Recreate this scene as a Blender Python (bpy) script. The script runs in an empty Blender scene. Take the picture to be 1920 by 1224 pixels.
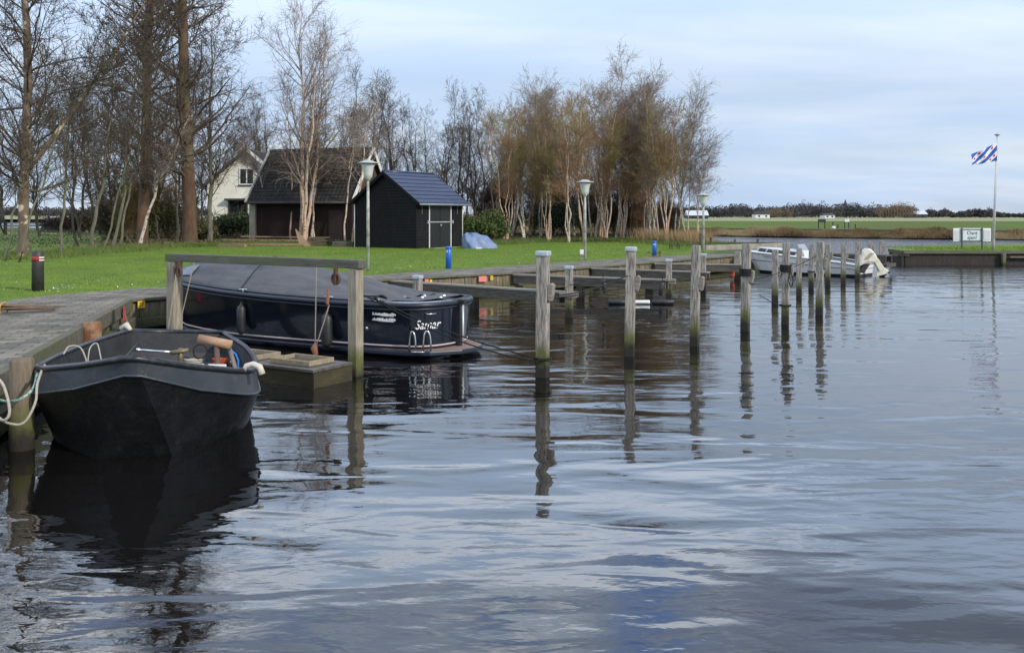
import bpy, bmesh, math, random
import numpy as np
from mathutils import Vector, Matrix
S = bpy.context.scene
COL = S.collection
rad = math.radians
F, HZ, H = 1750.0, 402.0, 2.5            # photo focal length in pixels, horizon row, eye height over the water

# ---------------------------------------------------------------- camera
cam = bpy.data.cameras.new('camera'); camo = bpy.data.objects.new('camera', cam); COL.objects.link(camo)
cam.sensor_width = 36; cam.lens = F/1920*36; cam.shift_y = -(612-HZ)/1920
cam.clip_start = .1; cam.clip_end = 6000
camo.location = (0, 0, H); camo.rotation_euler = (rad(90), 0, 0)
S.camera = camo
# ---------------------------------------------------------------- sky, sun, exposure
SUN = Vector((0.80, -0.60, 0)).normalized(); ELEV = rad(30)
sunv = Vector((SUN.x*math.cos(ELEV), SUN.y*math.cos(ELEV), math.sin(ELEV)))
W = bpy.data.worlds.new('World'); S.world = W; W.use_nodes = True
nt = W.node_tree; N = nt.nodes; Lk = nt.links
for n in list(N): N.remove(n)
out = N.new('ShaderNodeOutputWorld'); bg = N.new('ShaderNodeBackground'); bg.inputs['Strength'].default_value = .1
sky = N.new('ShaderNodeTexSky'); sky.sky_type = 'NISHITA'; sky.sun_disc = False
sky.sun_elevation = ELEV; sky.sun_rotation = math.atan2(SUN.x, SUN.y); sky.air_density = 1.0; sky.dust_density = 1.0; sky.ozone_density = 2.0
tc = N.new('ShaderNodeTexCoord'); sep = N.new('ShaderNodeSeparateXYZ'); Lk.new(tc.outputs['Generated'], sep.inputs[0])
def wm(op, a, b=None):
    m = N.new('ShaderNodeMath'); m.operation = op
    for i, v in enumerate((a, b)):
        if v is None: continue
        if isinstance(v, (int, float)): m.inputs[i].default_value = v
        else: Lk.new(v, m.inputs[i])
    return m.outputs[0]
zz = wm('ADD', wm('MAXIMUM', sep.outputs['Z'], 0.0), .14)
cx_, cy_ = wm('DIVIDE', sep.outputs['X'], zz), wm('DIVIDE', sep.outputs['Y'], zz)
cmb = N.new('ShaderNodeCombineXYZ'); Lk.new(cx_, cmb.inputs[0]); Lk.new(cy_, cmb.inputs[1])
def wnoise(scale, detail, rough, off, sc=(1, 1, 1), dist=0.3):
    mp = N.new('ShaderNodeMapping'); mp.inputs['Location'].default_value = off; mp.inputs['Scale'].default_value = sc
    mp.inputs['Rotation'].default_value = (0, 0, rad(20))
    Lk.new(cmb.outputs[0], mp.inputs[0])
    t = N.new('ShaderNodeTexNoise'); t.inputs['Scale'].default_value = scale; t.inputs['Detail'].default_value = detail
    t.inputs['Roughness'].default_value = rough; t.inputs['Distortion'].default_value = dist; Lk.new(mp.outputs[0], t.inputs['Vector'])
    return t.outputs['Fac']
def wramp(fac, stops):
    r = N.new('ShaderNodeValToRGB'); e = r.color_ramp.elements
    while len(e) < len(stops): e.new(.5)
    for el, (p, c) in zip(e, stops): el.position = p; el.color = (c, c, c, 1) if not isinstance(c, tuple) else (*c, 1)
    Lk.new(fac, r.inputs[0]); return r.outputs[0]
cover = wramp(wnoise(.62, 7, .55, (2.3, .7, 0), (1, 1.5, 1)), [(.36, .70), (.50, .88), (.64, .96)])
shade = wramp(wnoise(.55, 6, .5, (5.1, 3.3, 0), (1, 1.7, 1)), [(.30, (3.8, 4.95, 6.8)), (.50, (4.4, 5.45, 7.1)), (.70, (5.9, 6.5, 7.4))])
high = wramp(wnoise(1.35, 7, .55, (3.1, 6.3, 0), (1, 1.5, 1), .5), [(.37, (1.1, 2.0, 4.4)), (.45, (2.5, 3.1, 4.2)), (.53, (4.1, 4.7, 5.5)), (.60, (7.9, 8.2, 8.6))])
def wmix(f, a, c):
    q = N.new('ShaderNodeMixRGB')
    for i, v in enumerate((f, a, c)): Lk.new(v, q.inputs[i])
    return q.outputs[0]
dk = wramp(wm('ADD', wnoise(.8, 5, .5, (1.7, 9.3, 0), (1, 1.9, 1), .3), wm('MULTIPLY', sep.outputs['X'], .42)), [(.55, 0.0), (.63, .9)])
dkc = N.new('ShaderNodeRGB'); dkc.outputs[0].default_value = (1.55, 1.85, 2.45, 1)
high = wmix(dk, high, dkc.outputs[0])
elev = wramp(sep.outputs['Z'], [(.27, 0.0), (.40, 1.0)])
low_ = wmix(cover, sky.outputs[0], shade)
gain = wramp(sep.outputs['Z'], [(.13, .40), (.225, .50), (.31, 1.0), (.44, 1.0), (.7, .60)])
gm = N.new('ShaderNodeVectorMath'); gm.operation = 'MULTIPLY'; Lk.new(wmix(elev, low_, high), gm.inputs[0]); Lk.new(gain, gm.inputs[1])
gs = N.new('ShaderNodeVectorMath'); gs.operation = 'SCALE'; gs.inputs['Scale'].default_value = 2.6; Lk.new(gm.outputs[0], gs.inputs[0])   # extra brightness added to the unseen upper sky to lift the water's reflections
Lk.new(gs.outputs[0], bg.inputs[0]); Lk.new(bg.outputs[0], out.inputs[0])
sl = bpy.data.lights.new('sun', 'SUN'); sl.energy = 2.3; sl.angle = rad(2.0); sl.color = (1, .93, .82)
so = bpy.data.objects.new('sun', sl); COL.objects.link(so); so.rotation_euler = (-sunv).to_track_quat('-Z', 'Y').to_euler()
S.view_settings.view_transform = 'Standard'; S.view_settings.look = 'None'; S.view_settings.exposure = 0.4; S.view_settings.gamma = 1
S.cycles.max_bounces = 6; S.cycles.transparent_max_bounces = 8

# ---------------------------------------------------------------- helpers
def at(u, v, z=0.0):                      # pixel on the plane of height z
    D = F*(H-z)/(v-HZ); return Vector(((u-960)/F*D, D, z))
def pd(u, D, z=0.0): return Vector(((u-960)/F*D, D, z))
def zat(v, D): return H-(v-HZ)*D/F

MATS = {}
def mat(name, col, rough=.7, col2=None, scale=3.0, stretch=(1, 1, 1), detail=5, bump=0.0, bscale=None, metal=0.0, spec=None,
        lo=.35, hi=.65, col3=None, scale3=1.0, rnd=False, coat=0.0, wet=None, dist=0.0, transl=0.0, lo3=.45, hi3=.6):
    if name in MATS: return MATS[name]
    m = bpy.data.materials.new(name); m.use_nodes = True; t = m.node_tree; n = t.nodes; b = n['Principled BSDF']
    b.inputs['Roughness'].default_value = rough; b.inputs['Metallic'].default_value = metal
    if spec is not None: b.inputs['Specular IOR Level'].default_value = spec
    if coat: b.inputs['Coat Weight'].default_value = coat; b.inputs['Coat Roughness'].default_value = .05
    tcn = n.new('ShaderNodeTexCoord'); mp = n.new('ShaderNodeMapping'); mp.inputs['Scale'].default_value = stretch
    t.links.new(tcn.outputs['Object'], mp.inputs[0])
    if rnd:
        oi = n.new('ShaderNodeObjectInfo'); ml = n.new('ShaderNodeMath'); ml.operation = 'MULTIPLY'; ml.inputs[1].default_value = 37.0
        t.links.new(oi.outputs['Random'], ml.inputs[0]); cb = n.new('ShaderNodeCombineXYZ')
        for i in range(3): t.links.new(ml.outputs[0], cb.inputs[i])
        t.links.new(cb.outputs[0], mp.inputs['Location'])
    def noise(sc, det=detail):
        q = n.new('ShaderNodeTexNoise'); q.inputs['Scale'].default_value = sc; q.inputs['Detail'].default_value = det
        q.inputs['Roughness'].default_value = .62; q.inputs['Distortion'].default_value = dist
        t.links.new(mp.outputs[0], q.inputs['Vector']); return q.outputs['Fac']
    def mrange(f, a, c):
        q = n.new('ShaderNodeMapRange'); q.inputs['From Min'].default_value = a; q.inputs['From Max'].default_value = c; t.links.new(f, q.inputs[0]); return q.outputs[0]
    def mix(f, a, c):
        q = n.new('ShaderNodeMixRGB')
        for i, v in ((0, f), (1, a), (2, c)):
            if isinstance(v, tuple): q.inputs[i].default_value = (*v, 1)
            else: t.links.new(v, q.inputs[i])
        return q.outputs[0]
    c = col
    if col2 is not None: c = mix(mrange(noise(scale), lo, hi), col, col2)
    if col3 is not None:
        mp2 = n.new('ShaderNodeTexNoise'); mp2.inputs['Scale'].default_value = scale3; mp2.inputs['Detail'].default_value = 4
        t.links.new(tcn.outputs['Object'], mp2.inputs['Vector'])
        c = mix(mrange(mp2.outputs['Fac'], lo3, hi3), c, col3)
    if wet is not None:                   # algae and soaked timber above the waterline: (dark below z, green up to z)
        g = n.new('ShaderNodeNewGeometry'); sx = n.new('ShaderNodeSeparateXYZ'); t.links.new(g.outputs['Position'], sx.inputs[0])
        nz = n.new('ShaderNodeTexNoise'); nz.inputs['Scale'].default_value = 9; t.links.new(g.outputs['Position'], nz.inputs['Vector'])
        ad = n.new('ShaderNodeMath'); ad.operation = 'MULTIPLY_ADD'; ad.inputs[1].default_value = -.22; t.links.new(nz.outputs['Fac'], ad.inputs[0]); t.links.new(sx.outputs['Z'], ad.inputs[2])
        c = mix(mrange(ad.outputs[0], wet[1]+.06, wet[1]-.20), c, (.10, .105, .03))
        c = mix(mrange(ad.outputs[0], wet[0]-.02, wet[0]-.20), c, (.020, .017, .012))
    if isinstance(c, tuple): b.inputs['Base Color'].default_value = (*c, 1)
    else: t.links.new(c, b.inputs['Base Color'])
    if bump:
        bp = n.new('ShaderNodeBump'); bp.inputs['Strength'].default_value = bump; bp.inputs['Distance'].default_value = .02
        t.links.new(noise(bscale or scale*3), bp.inputs['Height']); t.links.new(bp.outputs[0], b.inputs['Normal'])
    MATS[name] = m; return m

def tag(o, label=None, cat=None, group=None, kind=None):
    if label: o['label'] = label
    if cat: o['category'] = cat
    if group: o['group'] = group
    if kind: o['kind'] = kind
    return o
def link(name, me, m, parent=None, smooth=False, bevel=0.0):
    ob = bpy.data.objects.new(name, me); COL.objects.link(ob)
    for q in (m if isinstance(m, (list, tuple)) else [m]): me.materials.append(q)
    if parent is not None: ob.parent = parent
    if smooth:
        me.polygons.foreach_set('use_smooth', np.ones(len(me.polygons), bool))
    if bevel:
        bv = ob.modifiers.new('bevel', 'BEVEL'); bv.width = bevel; bv.segments = 2; bv.limit_method = 'ANGLE'
    return ob
def root(name, label, cat, loc=(0, 0, 0), rz=0.0, group=None):
    o = bpy.data.objects.new(name, None); COL.objects.link(o); o.location = loc; o.rotation_euler = (0, 0, rz)
    o.empty_display_size = .2
    return tag(o, label, cat, group)
def kids(o): return [c for c in COL.objects if c.parent == o]
def copy_tree(o, par=None):
    ch = kids(o)
    c = o.copy(); COL.objects.link(c); c.parent = par
    for q in ch: copy_tree(q, c)
    return c
def np_mesh(name, V, Fc):
    me = bpy.data.meshes.new(name); k = Fc.shape[1]
    me.vertices.add(len(V)); me.vertices.foreach_set('co', np.ascontiguousarray(V, dtype=np.float32).ravel())
    me.loops.add(Fc.size); me.loops.foreach_set('vertex_index', np.ascontiguousarray(Fc, dtype=np.int32).ravel())
    me.polygons.add(len(Fc)); me.polygons.foreach_set('loop_start', np.arange(0, Fc.size, k, dtype=np.int32))
    me.polygons.foreach_set('loop_total', np.full(len(Fc), k, dtype=np.int32)); me.update(calc_edges=True); return me

class MB:
    def __init__(s): s.v = []; s.f = []
    def add(s, vs, fs):
        o = len(s.v); s.v += [tuple(q) for q in vs]; s.f += [tuple(i+o for i in f) for f in fs]; return s
    def box(s, x0, y0, z0, x1, y1, z1):
        return s.add([(x0, y0, z0), (x1, y0, z0), (x1, y1, z0), (x0, y1, z0), (x0, y0, z1), (x1, y0, z1), (x1, y1, z1), (x0, y1, z1)],
                     [(0, 3, 2, 1), (4, 5, 6, 7), (0, 1, 5, 4), (1, 2, 6, 5), (2, 3, 7, 6), (3, 0, 4, 7)])
    def cbox(s, c, sz): return s.box(c[0]-sz[0]/2, c[1]-sz[1]/2, c[2]-sz[2]/2, c[0]+sz[0]/2, c[1]+sz[1]/2, c[2]+sz[2]/2)
    def beam(s, p, q, w, h, up=(0, 0, 1)):
        p, q = Vector(p), Vector(q); d = (q-p).normalized(); side = d.cross(Vector(up))
        if side.length < 1e-4: side = Vector((1, 0, 0))
        side.normalize(); u = side.cross(d)
        vs = [b+side*sx*w/2+u*sz*h/2 for b in (p, q) for sx, sz in ((-1, -1), (1, -1), (1, 1), (-1, 1))]
        return s.add(vs, [(0, 1, 2, 3), (7, 6, 5, 4), (0, 4, 5, 1), (1, 5, 6, 2), (2, 6, 7, 3), (3, 7, 4, 0)])
    def prism(s, pts, off):               # pts: closed polygon of 3-D points, off: extrusion vector
        n = len(pts); o = Vector(off); a = [Vector(p) for p in pts]
        return s.add(a+[p+o for p in a], [tuple(range(n))[::-1], tuple(range(n, 2*n))]+[(i, (i+1) % n, (i+1) % n+n, i+n) for i in range(n)])
    def tube(s, pts, r, n=8, closed=False):
        pts = [Vector(p) for p in pts]; k = len(pts); rr = r if isinstance(r, (list, tuple)) else [r]*k; vs = []; prev = None
        for i, p in enumerate(pts):
            if closed: d = pts[(i+1) % k]-pts[i-1]
            else: d = pts[min(i+1, k-1)]-pts[max(i-1, 0)]
            d.normalize()
            if prev is None:
                ref = Vector((0, 0, 1)) if abs(d.z) < .9 else Vector((1, 0, 0)); a = d.cross(ref).normalized()
            else:
                a = (prev-d*prev.dot(d)); a = a.normalized() if a.length > 1e-5 else d.orthogonal().normalized()
            prev = a; b = d.cross(a)
            vs += [p+(a*math.cos(2*math.pi*j/n)+b*math.sin(2*math.pi*j/n))*rr[i] for j in range(n)]
        fs = [(i*n+j, i*n+(j+1) % n, (i+1) % k*n+(j+1) % n, (i+1) % k*n+j) for i in range(k if closed else k-1) for j in range(n)]
        if not closed: fs += [tuple(range(n))[::-1], tuple(range((k-1)*n, k*n))]
        return s.add(vs, fs)
    def lathe(s, prof, n=20, c=(0, 0, 0)):
        vs = [(c[0]+r*math.cos(2*math.pi*j/n), c[1]+r*math.sin(2*math.pi*j/n), c[2]+z) for r, z in prof for j in range(n)]; k = len(prof)
        fs = [(i*n+j, i*n+(j+1) % n, (i+1)*n+(j+1) % n, (i+1)*n+j) for i in range(k-1) for j in range(n)]
        if prof[0][0] > 1e-4: fs.append(tuple(range(n))[::-1])
        if prof[-1][0] > 1e-4: fs.append(tuple(range((k-1)*n, k*n)))
        return s.add(vs, fs)
    def grid(s, rows, close=False):
        n = len(rows[0]); vs = [p for r in rows for p in r]
        return s.add(vs, [(i*n+j, i*n+(j+1) % n, (i+1)*n+(j+1) % n, (i+1)*n+j) for i in range(len(rows)-1) for j in range(n if close else n-1)])
    def build(s, name, m, parent=None, smooth=False, bevel=0.0):
        me = bpy.data.meshes.new(name); me.from_pydata([tuple(q) for q in s.v], [], s.f); me.update()
        bm = bmesh.new(); bm.from_mesh(me); bmesh.ops.recalc_face_normals(bm, faces=bm.faces); bm.to_mesh(me); bm.free()
        return link(name, me, m, parent, smooth, bevel)
def smooth_path(pts, n=6):                # Catmull-Rom through the points
    P = [Vector(p) for p in pts]; P = [P[0]*2-P[1]]+P+[P[-1]*2-P[-2]]; o = []
    for i in range(1, len(P)-2):
        for j in range(n):
            t = j/n; a, b, c, d = P[i-1:i+3]
            o.append(.5*((2*b)+(c-a)*t+(2*a-5*b+4*c-d)*t*t+(3*b-a-3*c+d)*t**3))
    o.append(P[-2]); return o
def sag(p, q, d, n=12):
    p, q = Vector(p), Vector(q); return [p.lerp(q, i/n)-Vector((0, 0, d*4*(i/n)*(1-i/n))) for i in range(n+1)]
def text_mesh(txt, size, shear=0.0, extrude=.004, bold=0.0, align='CENTER'):
    c = bpy.data.curves.new('lettering', 'FONT'); c.body = txt; c.size = size; c.shear = shear; c.extrude = extrude; c.offset = bold
    c.align_x = align; c.align_y = 'CENTER'; c.resolution_u = 3
    o = bpy.data.objects.new('lettering', c); COL.objects.link(o); bpy.context.view_layer.update()
    me = bpy.data.meshes.new_from_object(o.evaluated_get(bpy.context.evaluated_depsgraph_get())); bpy.data.objects.remove(o)
    me.materials.clear(); return me
def place_text(txt, size, loc, xdir, updir, m, parent, name='lettering', **k):   # flat text with its baseline along xdir
    me = text_mesh(txt, size, **k); x = Vector(xdir).normalized(); y = Vector(updir); y = (y-x*y.dot(x)).normalized(); z = x.cross(y)
    M = Matrix((x, y, z)).transposed().to_4x4(); M.translation = Vector(loc); me.transform(M); return link(name, me, m, parent)
def flat(poly, z, name, m, kind='structure'):
    me = bpy.data.meshes.new(name); me.from_pydata([(p[0], p[1], z) for p in poly], [], [tuple(range(len(poly)))]); me.update()
    bm = bmesh.new(); bm.from_mesh(me); bmesh.ops.triangulate(bm, faces=bm.faces); bmesh.ops.recalc_face_normals(bm, faces=bm.faces)
    if sum(f.normal.z for f in bm.faces) < 0: bmesh.ops.reverse_faces(bm, faces=bm.faces)
    bm.to_mesh(me); bm.free(); o = link(name, me, m); o['kind'] = kind; return o
def inside(poly, X, Y):
    r = np.zeros(len(X), bool); n = len(poly)
    for i in range(n):
        (x0, y0), (x1, y1) = poly[i][:2], poly[(i+1) % n][:2]
        with np.errstate(divide='ignore', invalid='ignore'):
            c = ((y0 > Y) != (y1 > Y)) & (X < (x1-x0)*(Y-y0)/((y1-y0) if y1 != y0 else 1e-9)+x0)
        r ^= c
    return r

# ---------------------------------------------------------------- materials
M_wood = mat('weathered_pile_wood', (.40, .37, .32), .85, (.13, .112, .092), 8, (5, 5, .55), bump=.5, bscale=16, rnd=True, wet=(.24, .42), lo=.38, hi=.62)
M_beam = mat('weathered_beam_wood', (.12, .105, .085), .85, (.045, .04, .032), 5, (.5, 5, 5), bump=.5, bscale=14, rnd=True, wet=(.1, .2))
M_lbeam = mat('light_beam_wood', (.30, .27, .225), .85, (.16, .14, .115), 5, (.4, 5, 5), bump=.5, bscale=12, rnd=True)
M_cope = mat('quay_coping_wood', (.16, .14, .11), .9, (.08, .075, .055), 4, (.6, 3, 3), bump=.5, col3=(.10, .115, .05), scale3=2.5)
M_plank = mat('quay_sheet_piling', (.25, .20, .145), .85, (.085, .065, .045), 4.5, (3, 3, .5), bump=.4, rnd=True, wet=(.10, .32))
M_cap = mat('zinc_pile_cap', (.36, .44, .47), .55, (.50, .56, .58), 9, metal=.3)
M_rust = mat('rusty_pile', (.23, .10, .045), .85, (.13, .055, .03), 5, (3, 3, .6), bump=.5, col3=(.27, .17, .09), scale3=5)
M_black = mat('black_rubber', (.012, .012, .014), .45, (.03, .03, .033), 8)
M_rope_w = mat('pale_rope', (.55, .50, .42), .9, (.38, .34, .28), 60, bump=.6)
M_rope_k = mat('black_rope', (.012, .012, .012), .9)
M_rope_g = mat('green_white_rope', (.40, .46, .40), .9, (.05, .22, .15), 40, lo=.46, hi=.54)
M_white = mat('white_paint', (.78, .78, .76), .4, (.66, .66, .63), 4)
M_steel = mat('stainless_steel', (.72, .72, .72), .22, metal=1.0)
M_galv = mat('galvanised_steel', (.42, .44, .45), .5, (.55, .56, .56), 8, metal=.6)

# ---------------------------------------------------------------- ground, water, far land
GZ = .65
QL = [(-3.6, 1.2), (-8.27, 20.1)]; QR = [(-8.27, 20.1), (-3.54, 26.6), (.05, 29.6), (2.8, 32.9), (5.39, 36.1), (8.6, 39.9), (10.6, 42.6)]
land = [(-3.9, -12)]+QL+QR[1:]+[(13.6, 47.0), (15.7, 52.5), (13.0, 56.5), (11.6, 63), (8, 80), (-20, 112), (-60, 128), (-220, 135), (-300, 60), (-300, -12)]
M_soil = mat('rough_ground', (.045, .085, .018), .95, (.085, .065, .035), .9, detail=8, bump=.6, bscale=20, lo=.42, hi=.62, col3=(.04, .10, .012), scale3=.25)
M_lawn = mat('mown_lawn', (.085, .155, .005), .9, (.17, .25, .012), 1.3, (1, 2.4, 1), detail=10, bump=.5, bscale=60, col3=(.075, .135, .010), scale3=.45, lo=.3, hi=.7, lo3=.4, hi3=.7)
ground = flat(land, GZ, 'ground', M_soil)
lawn_poly = [(-16, 14.5), (-12.2, 17.2), (-10.9, 19.6), (-10.4, 21.6), (-9.5, 22.95), (-8.6, 23.9), (-4.3, 28.3), (-2.0, 31.1), (2.9, 36.9), (7.2, 41.8), (9.2, 44.3),
             (12.0, 50.5), (11, 56), (8, 62), (2, 62), (-1.5, 57.5), (-2.6, 55.5), (-10, 56.5), (-15, 55), (-20.5, 51), (-20.5, 43), (-20.6, 37.5), (-23, 33), (-34, 30), (-34, 14.5)]
lawn = flat(lawn_poly, GZ+.004, 'lawn', M_lawn)
flat([(-29, 47), (-21.5, 47), (-24, 56), (-36, 84), (-60, 104), (-110, 104), (-70, 60)], GZ+.006, 'green_bank', M_lawn)
# clinker paving with joints
m = bpy.data.materials.new('clinker_paving'); m.use_nodes = True; t = m.node_tree; n = t.nodes; b = n['Principled BSDF']; b.inputs['Roughness'].default_value = .85
tcn = n.new('ShaderNodeTexCoord'); mp = n.new('ShaderNodeMapping'); mp.inputs['Rotation'].default_value = (0, 0, rad(-14)); t.links.new(tcn.outputs['Object'], mp.inputs[0])
br = n.new('ShaderNodeTexBrick'); br.inputs['Scale'].default_value = 1; br.inputs['Brick Width'].default_value = .42; br.inputs['Row Height'].default_value = .20
br.inputs['Mortar Size'].default_value = .011; br.inputs['Color1'].default_value = (.25, .225, .19, 1); br.inputs['Color2'].default_value = (.13, .12, .105, 1); br.inputs['Mortar'].default_value = (.045, .045, .03, 1)
t.links.new(mp.outputs[0], br.inputs[0]); nz = n.new('ShaderNodeTexNoise'); nz.inputs['Scale'].default_value = 1.6; nz.inputs['Detail'].default_value = 9; t.links.new(tcn.outputs['Object'], nz.inputs['Vector'])
rp = n.new('ShaderNodeValToRGB'); rp.color_ramp.elements[0].position = .35; rp.color_ramp.elements[0].color = (.55, .55, .5, 1); rp.color_ramp.elements[1].position = .66; rp.color_ramp.elements[1].color = (1.25, 1.2, 1.12, 1)
t.links.new(nz.outputs['Fac'], rp.inputs[0]); ml = n.new('ShaderNodeMixRGB'); ml.blend_type = 'MULTIPLY'; ml.inputs[0].default_value = 1
t.links.new(br.outputs['Color'], ml.inputs[1]); t.links.new(rp.outputs[0], ml.inputs[2]); t.links.new(ml.outputs[0], b.inputs['Base Color'])
bp = n.new('ShaderNodeBump'); bp.inputs['Strength'].default_value = .6; bp.inputs['Distance'].default_value = .012; bp.invert = True; t.links.new(br.outputs['Fac'], bp.inputs['Height']); t.links.new(bp.outputs[0], b.inputs['Normal'])
M_pave = m
pave_poly = [(-3.9, -12), (-3.6, 1.2)]+[(-8.27, 20.1)]+QR[1:]+[(9.2, 44.3), (7.2, 41.8), (2.9, 36.9), (-2.0, 31.1), (-4.3, 28.3), (-8.6, 23.9), (-9.5, 22.95), (-10.4, 21.6), (-10.9, 19.6), (-12.2, 17.2), (-16, 14.5), (-30, 14.5), (-30, -12)]
paving = flat(pave_poly, GZ+.008, 'pavement', M_pave)
# pond-side soil wall under the land edge (bank below the sheet piling)
mb = MB(); lp = land[4:]+land[:1]
for i in range(len(land)): a, c = land[i], land[(i+1) % len(land)]; mb.add([(a[0], a[1], -.6), (c[0], c[1], -.6), (c[0], c[1], GZ-.002), (a[0], a[1], GZ-.002)], [(0, 1, 2, 3)])
mb.build('bank', M_soil)['kind'] = 'structure'

# water
m = bpy.data.materials.new('canal_water'); m.use_nodes = True; t = m.node_tree; n = t.nodes; b = n['Principled BSDF']
b.inputs['Base Color'].default_value = (.007, .006, .006, 1); b.inputs['Roughness'].default_value = .012; b.inputs['IOR'].default_value = 1.65
g = n.new('ShaderNodeNewGeometry'); sx = n.new('ShaderNodeSeparateXYZ'); t.links.new(g.outputs['Position'], sx.inputs[0])
def wn(scale, stretch, rot, detail=3, rough=.5, dist=.0, loc=(0, 0, 0)):
    mp = n.new('ShaderNodeMapping'); mp.inputs['Scale'].default_value = stretch; mp.inputs['Rotation'].default_value = (0, 0, rad(rot)); mp.inputs['Location'].default_value = loc
    t.links.new(g.outputs['Position'], mp.inputs[0]); q = n.new('ShaderNodeTexNoise'); q.inputs['Scale'].default_value = scale; q.inputs['Detail'].default_value = detail
    q.inputs['Roughness'].default_value = rough; q.inputs['Distortion'].default_value = dist; t.links.new(mp.outputs[0], q.inputs['Vector']); return q.outputs['Fac']
def tm(op, a, c, d=None):
    q = n.new('ShaderNodeMath'); q.operation = op
    for i, v in enumerate((a, c, d)):
        if v is None: continue
        if isinstance(v, (int, float)): q.inputs[i].default_value = v
        else: t.links.new(v, q.inputs[i])
    return q.outputs[0]
def mr(v, a, c, lo, hi):
    q = n.new('ShaderNodeMapRange'); q.interpolation_type = 'SMOOTHSTEP'
    for nm, val in (('From Min', a), ('From Max', c), ('To Min', lo), ('To Max', hi)): q.inputs[nm].default_value = val
    t.links.new(v, q.inputs[0]); return q.outputs[0]
big = wn(.9, (.45, 1.1, 1), 8, 1.5, .45, .6)
mid = wn(2.4, (.5, 1.25, 1), -6, 1.2, .4, .6, (3, 1, 0))
fine = wn(9, (.6, 1.2, 1), 12, 2, .55, .3, (7, 2, 0))
patch = mr(wn(.16, (.6, 1.2, 1), 15, 3, .5), .40, .62, .35, 1.0)
far = mr(sx.outputs['Y'], 30, 62, 0, 1)
hgt = tm('MULTIPLY', big, .036)
hgt = tm('ADD', hgt, tm('MULTIPLY', tm('MULTIPLY', mid, patch), .017))
hgt = tm('ADD', hgt, tm('MULTIPLY', tm('MULTIPLY', fine, patch), .0022))
chop = wn(3.2, (.7, 1.6, 1), -20, 4, .6, .2)
hgt = tm('ADD', hgt, tm('MULTIPLY', tm('MULTIPLY', chop, far), .06))
bp = n.new('ShaderNodeBump'); bp.inputs['Strength'].default_value = 1; bp.inputs['Distance'].default_value = 1
t.links.new(hgt, bp.inputs['Height']); t.links.new(bp.outputs[0], b.inputs['Normal'])
M_water = m
water = flat([(-2500, -60), (2500, -60), (2500, 2500), (-2500, 2500)], 0, 'water', M_water)

# far land
FB = [(400, 30), (120, 62), (70, 80), (49, 90), (34, 97), (20, 108), (5, 126), (-60, 220), (-240, 437), (-600, 600), (-2200, 800)]
M_field = mat('far_field', (.070, .14, .012), .95, (.12, .165, .03), .05, (1, 3, 1), detail=8, spec=.1, col3=(.10, .12, .03), scale3=.03)
far_land = [(400, 34), (120, 65.5), (70, 83.5), (49, 93.5), (34, 100.5), (20, 111.5), (5, 129.5), (-60, 223), (-240, 440), (-600, 604), (-2200, 804), (-2200, 3800), (2600, 3800), (2600, 34)]
flat(far_land, .9, 'field', M_field)
flat([(-1500, 260), (-100, 300), (60, 215), (420, 190), (900, 190), (900, 1500), (-1500, 1500)], .93, 'stubble_field', mat('pale_stubble', (.30, .29, .15), .95, (.20, .22, .09), .02, (1, 4, 1)))
mb = MB()
for (a, c), (d, e) in zip(zip(FB[:-1], FB[1:]), zip(far_land[:-1], far_land[1:])):
    mb.add([(a[0], a[1], -.3), (c[0], c[1], -.3), (e[0], e[1], .897), (d[0], d[1], .897)], [(0, 1, 2, 3)])
mb.build('far_bank', mat('bank_earth', (.045, .035, .022), .95, (.02, .016, .01), 1.5))['kind'] = 'structure'
# right-hand island (mooring point with flagpole)
isl = [(19.3, 46.3), (20.9, 46.0), (34, 46.0), (60, 44), (60, 60), (27, 56), (21.2, 51.5), (19.5, 48.2)]
flat(isl, .70, 'island_ground', M_lawn)

# ---------------------------------------------------------------- vegetation builders
def norm(v): return v/np.maximum(np.linalg.norm(v, axis=-1, keepdims=True), 1e-9)
def tubes(P, R, m):
    n, k, _ = P.shape; T = np.gradient(P, axis=1); T = norm(T)
    ref = np.where(np.abs(T[..., 2:3]) > .9, np.array([1., 0, 0]), np.array([0, 0, 1.])); A = norm(np.cross(T, ref)); B = np.cross(T, A)
    an = np.arange(m)/m*2*np.pi
    V = P[:, :, None]+(A[:, :, None]*np.cos(an)[None, None, :, None]+B[:, :, None]*np.sin(an)[None, None, :, None])*R[:, :, None, None]
    i = np.arange(n)[:, None, None]*k*m; j = np.arange(k-1)[None, :, None]*m; q = np.arange(m)[None, None, :]; q2 = (q+1) % m
    Fc = np.stack([i+j+q, i+j+q2, i+j+m+q2, i+j+m+q], -1).reshape(-1, 4)
    return V.reshape(-1, 3), Fc
def join(parts):
    Vs, Fs, o = [], [], 0
    for V, Fc in parts: Vs.append(V); Fs.append(Fc+o); o += len(V)
    return np.concatenate(Vs), np.concatenate(Fs)
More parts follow.
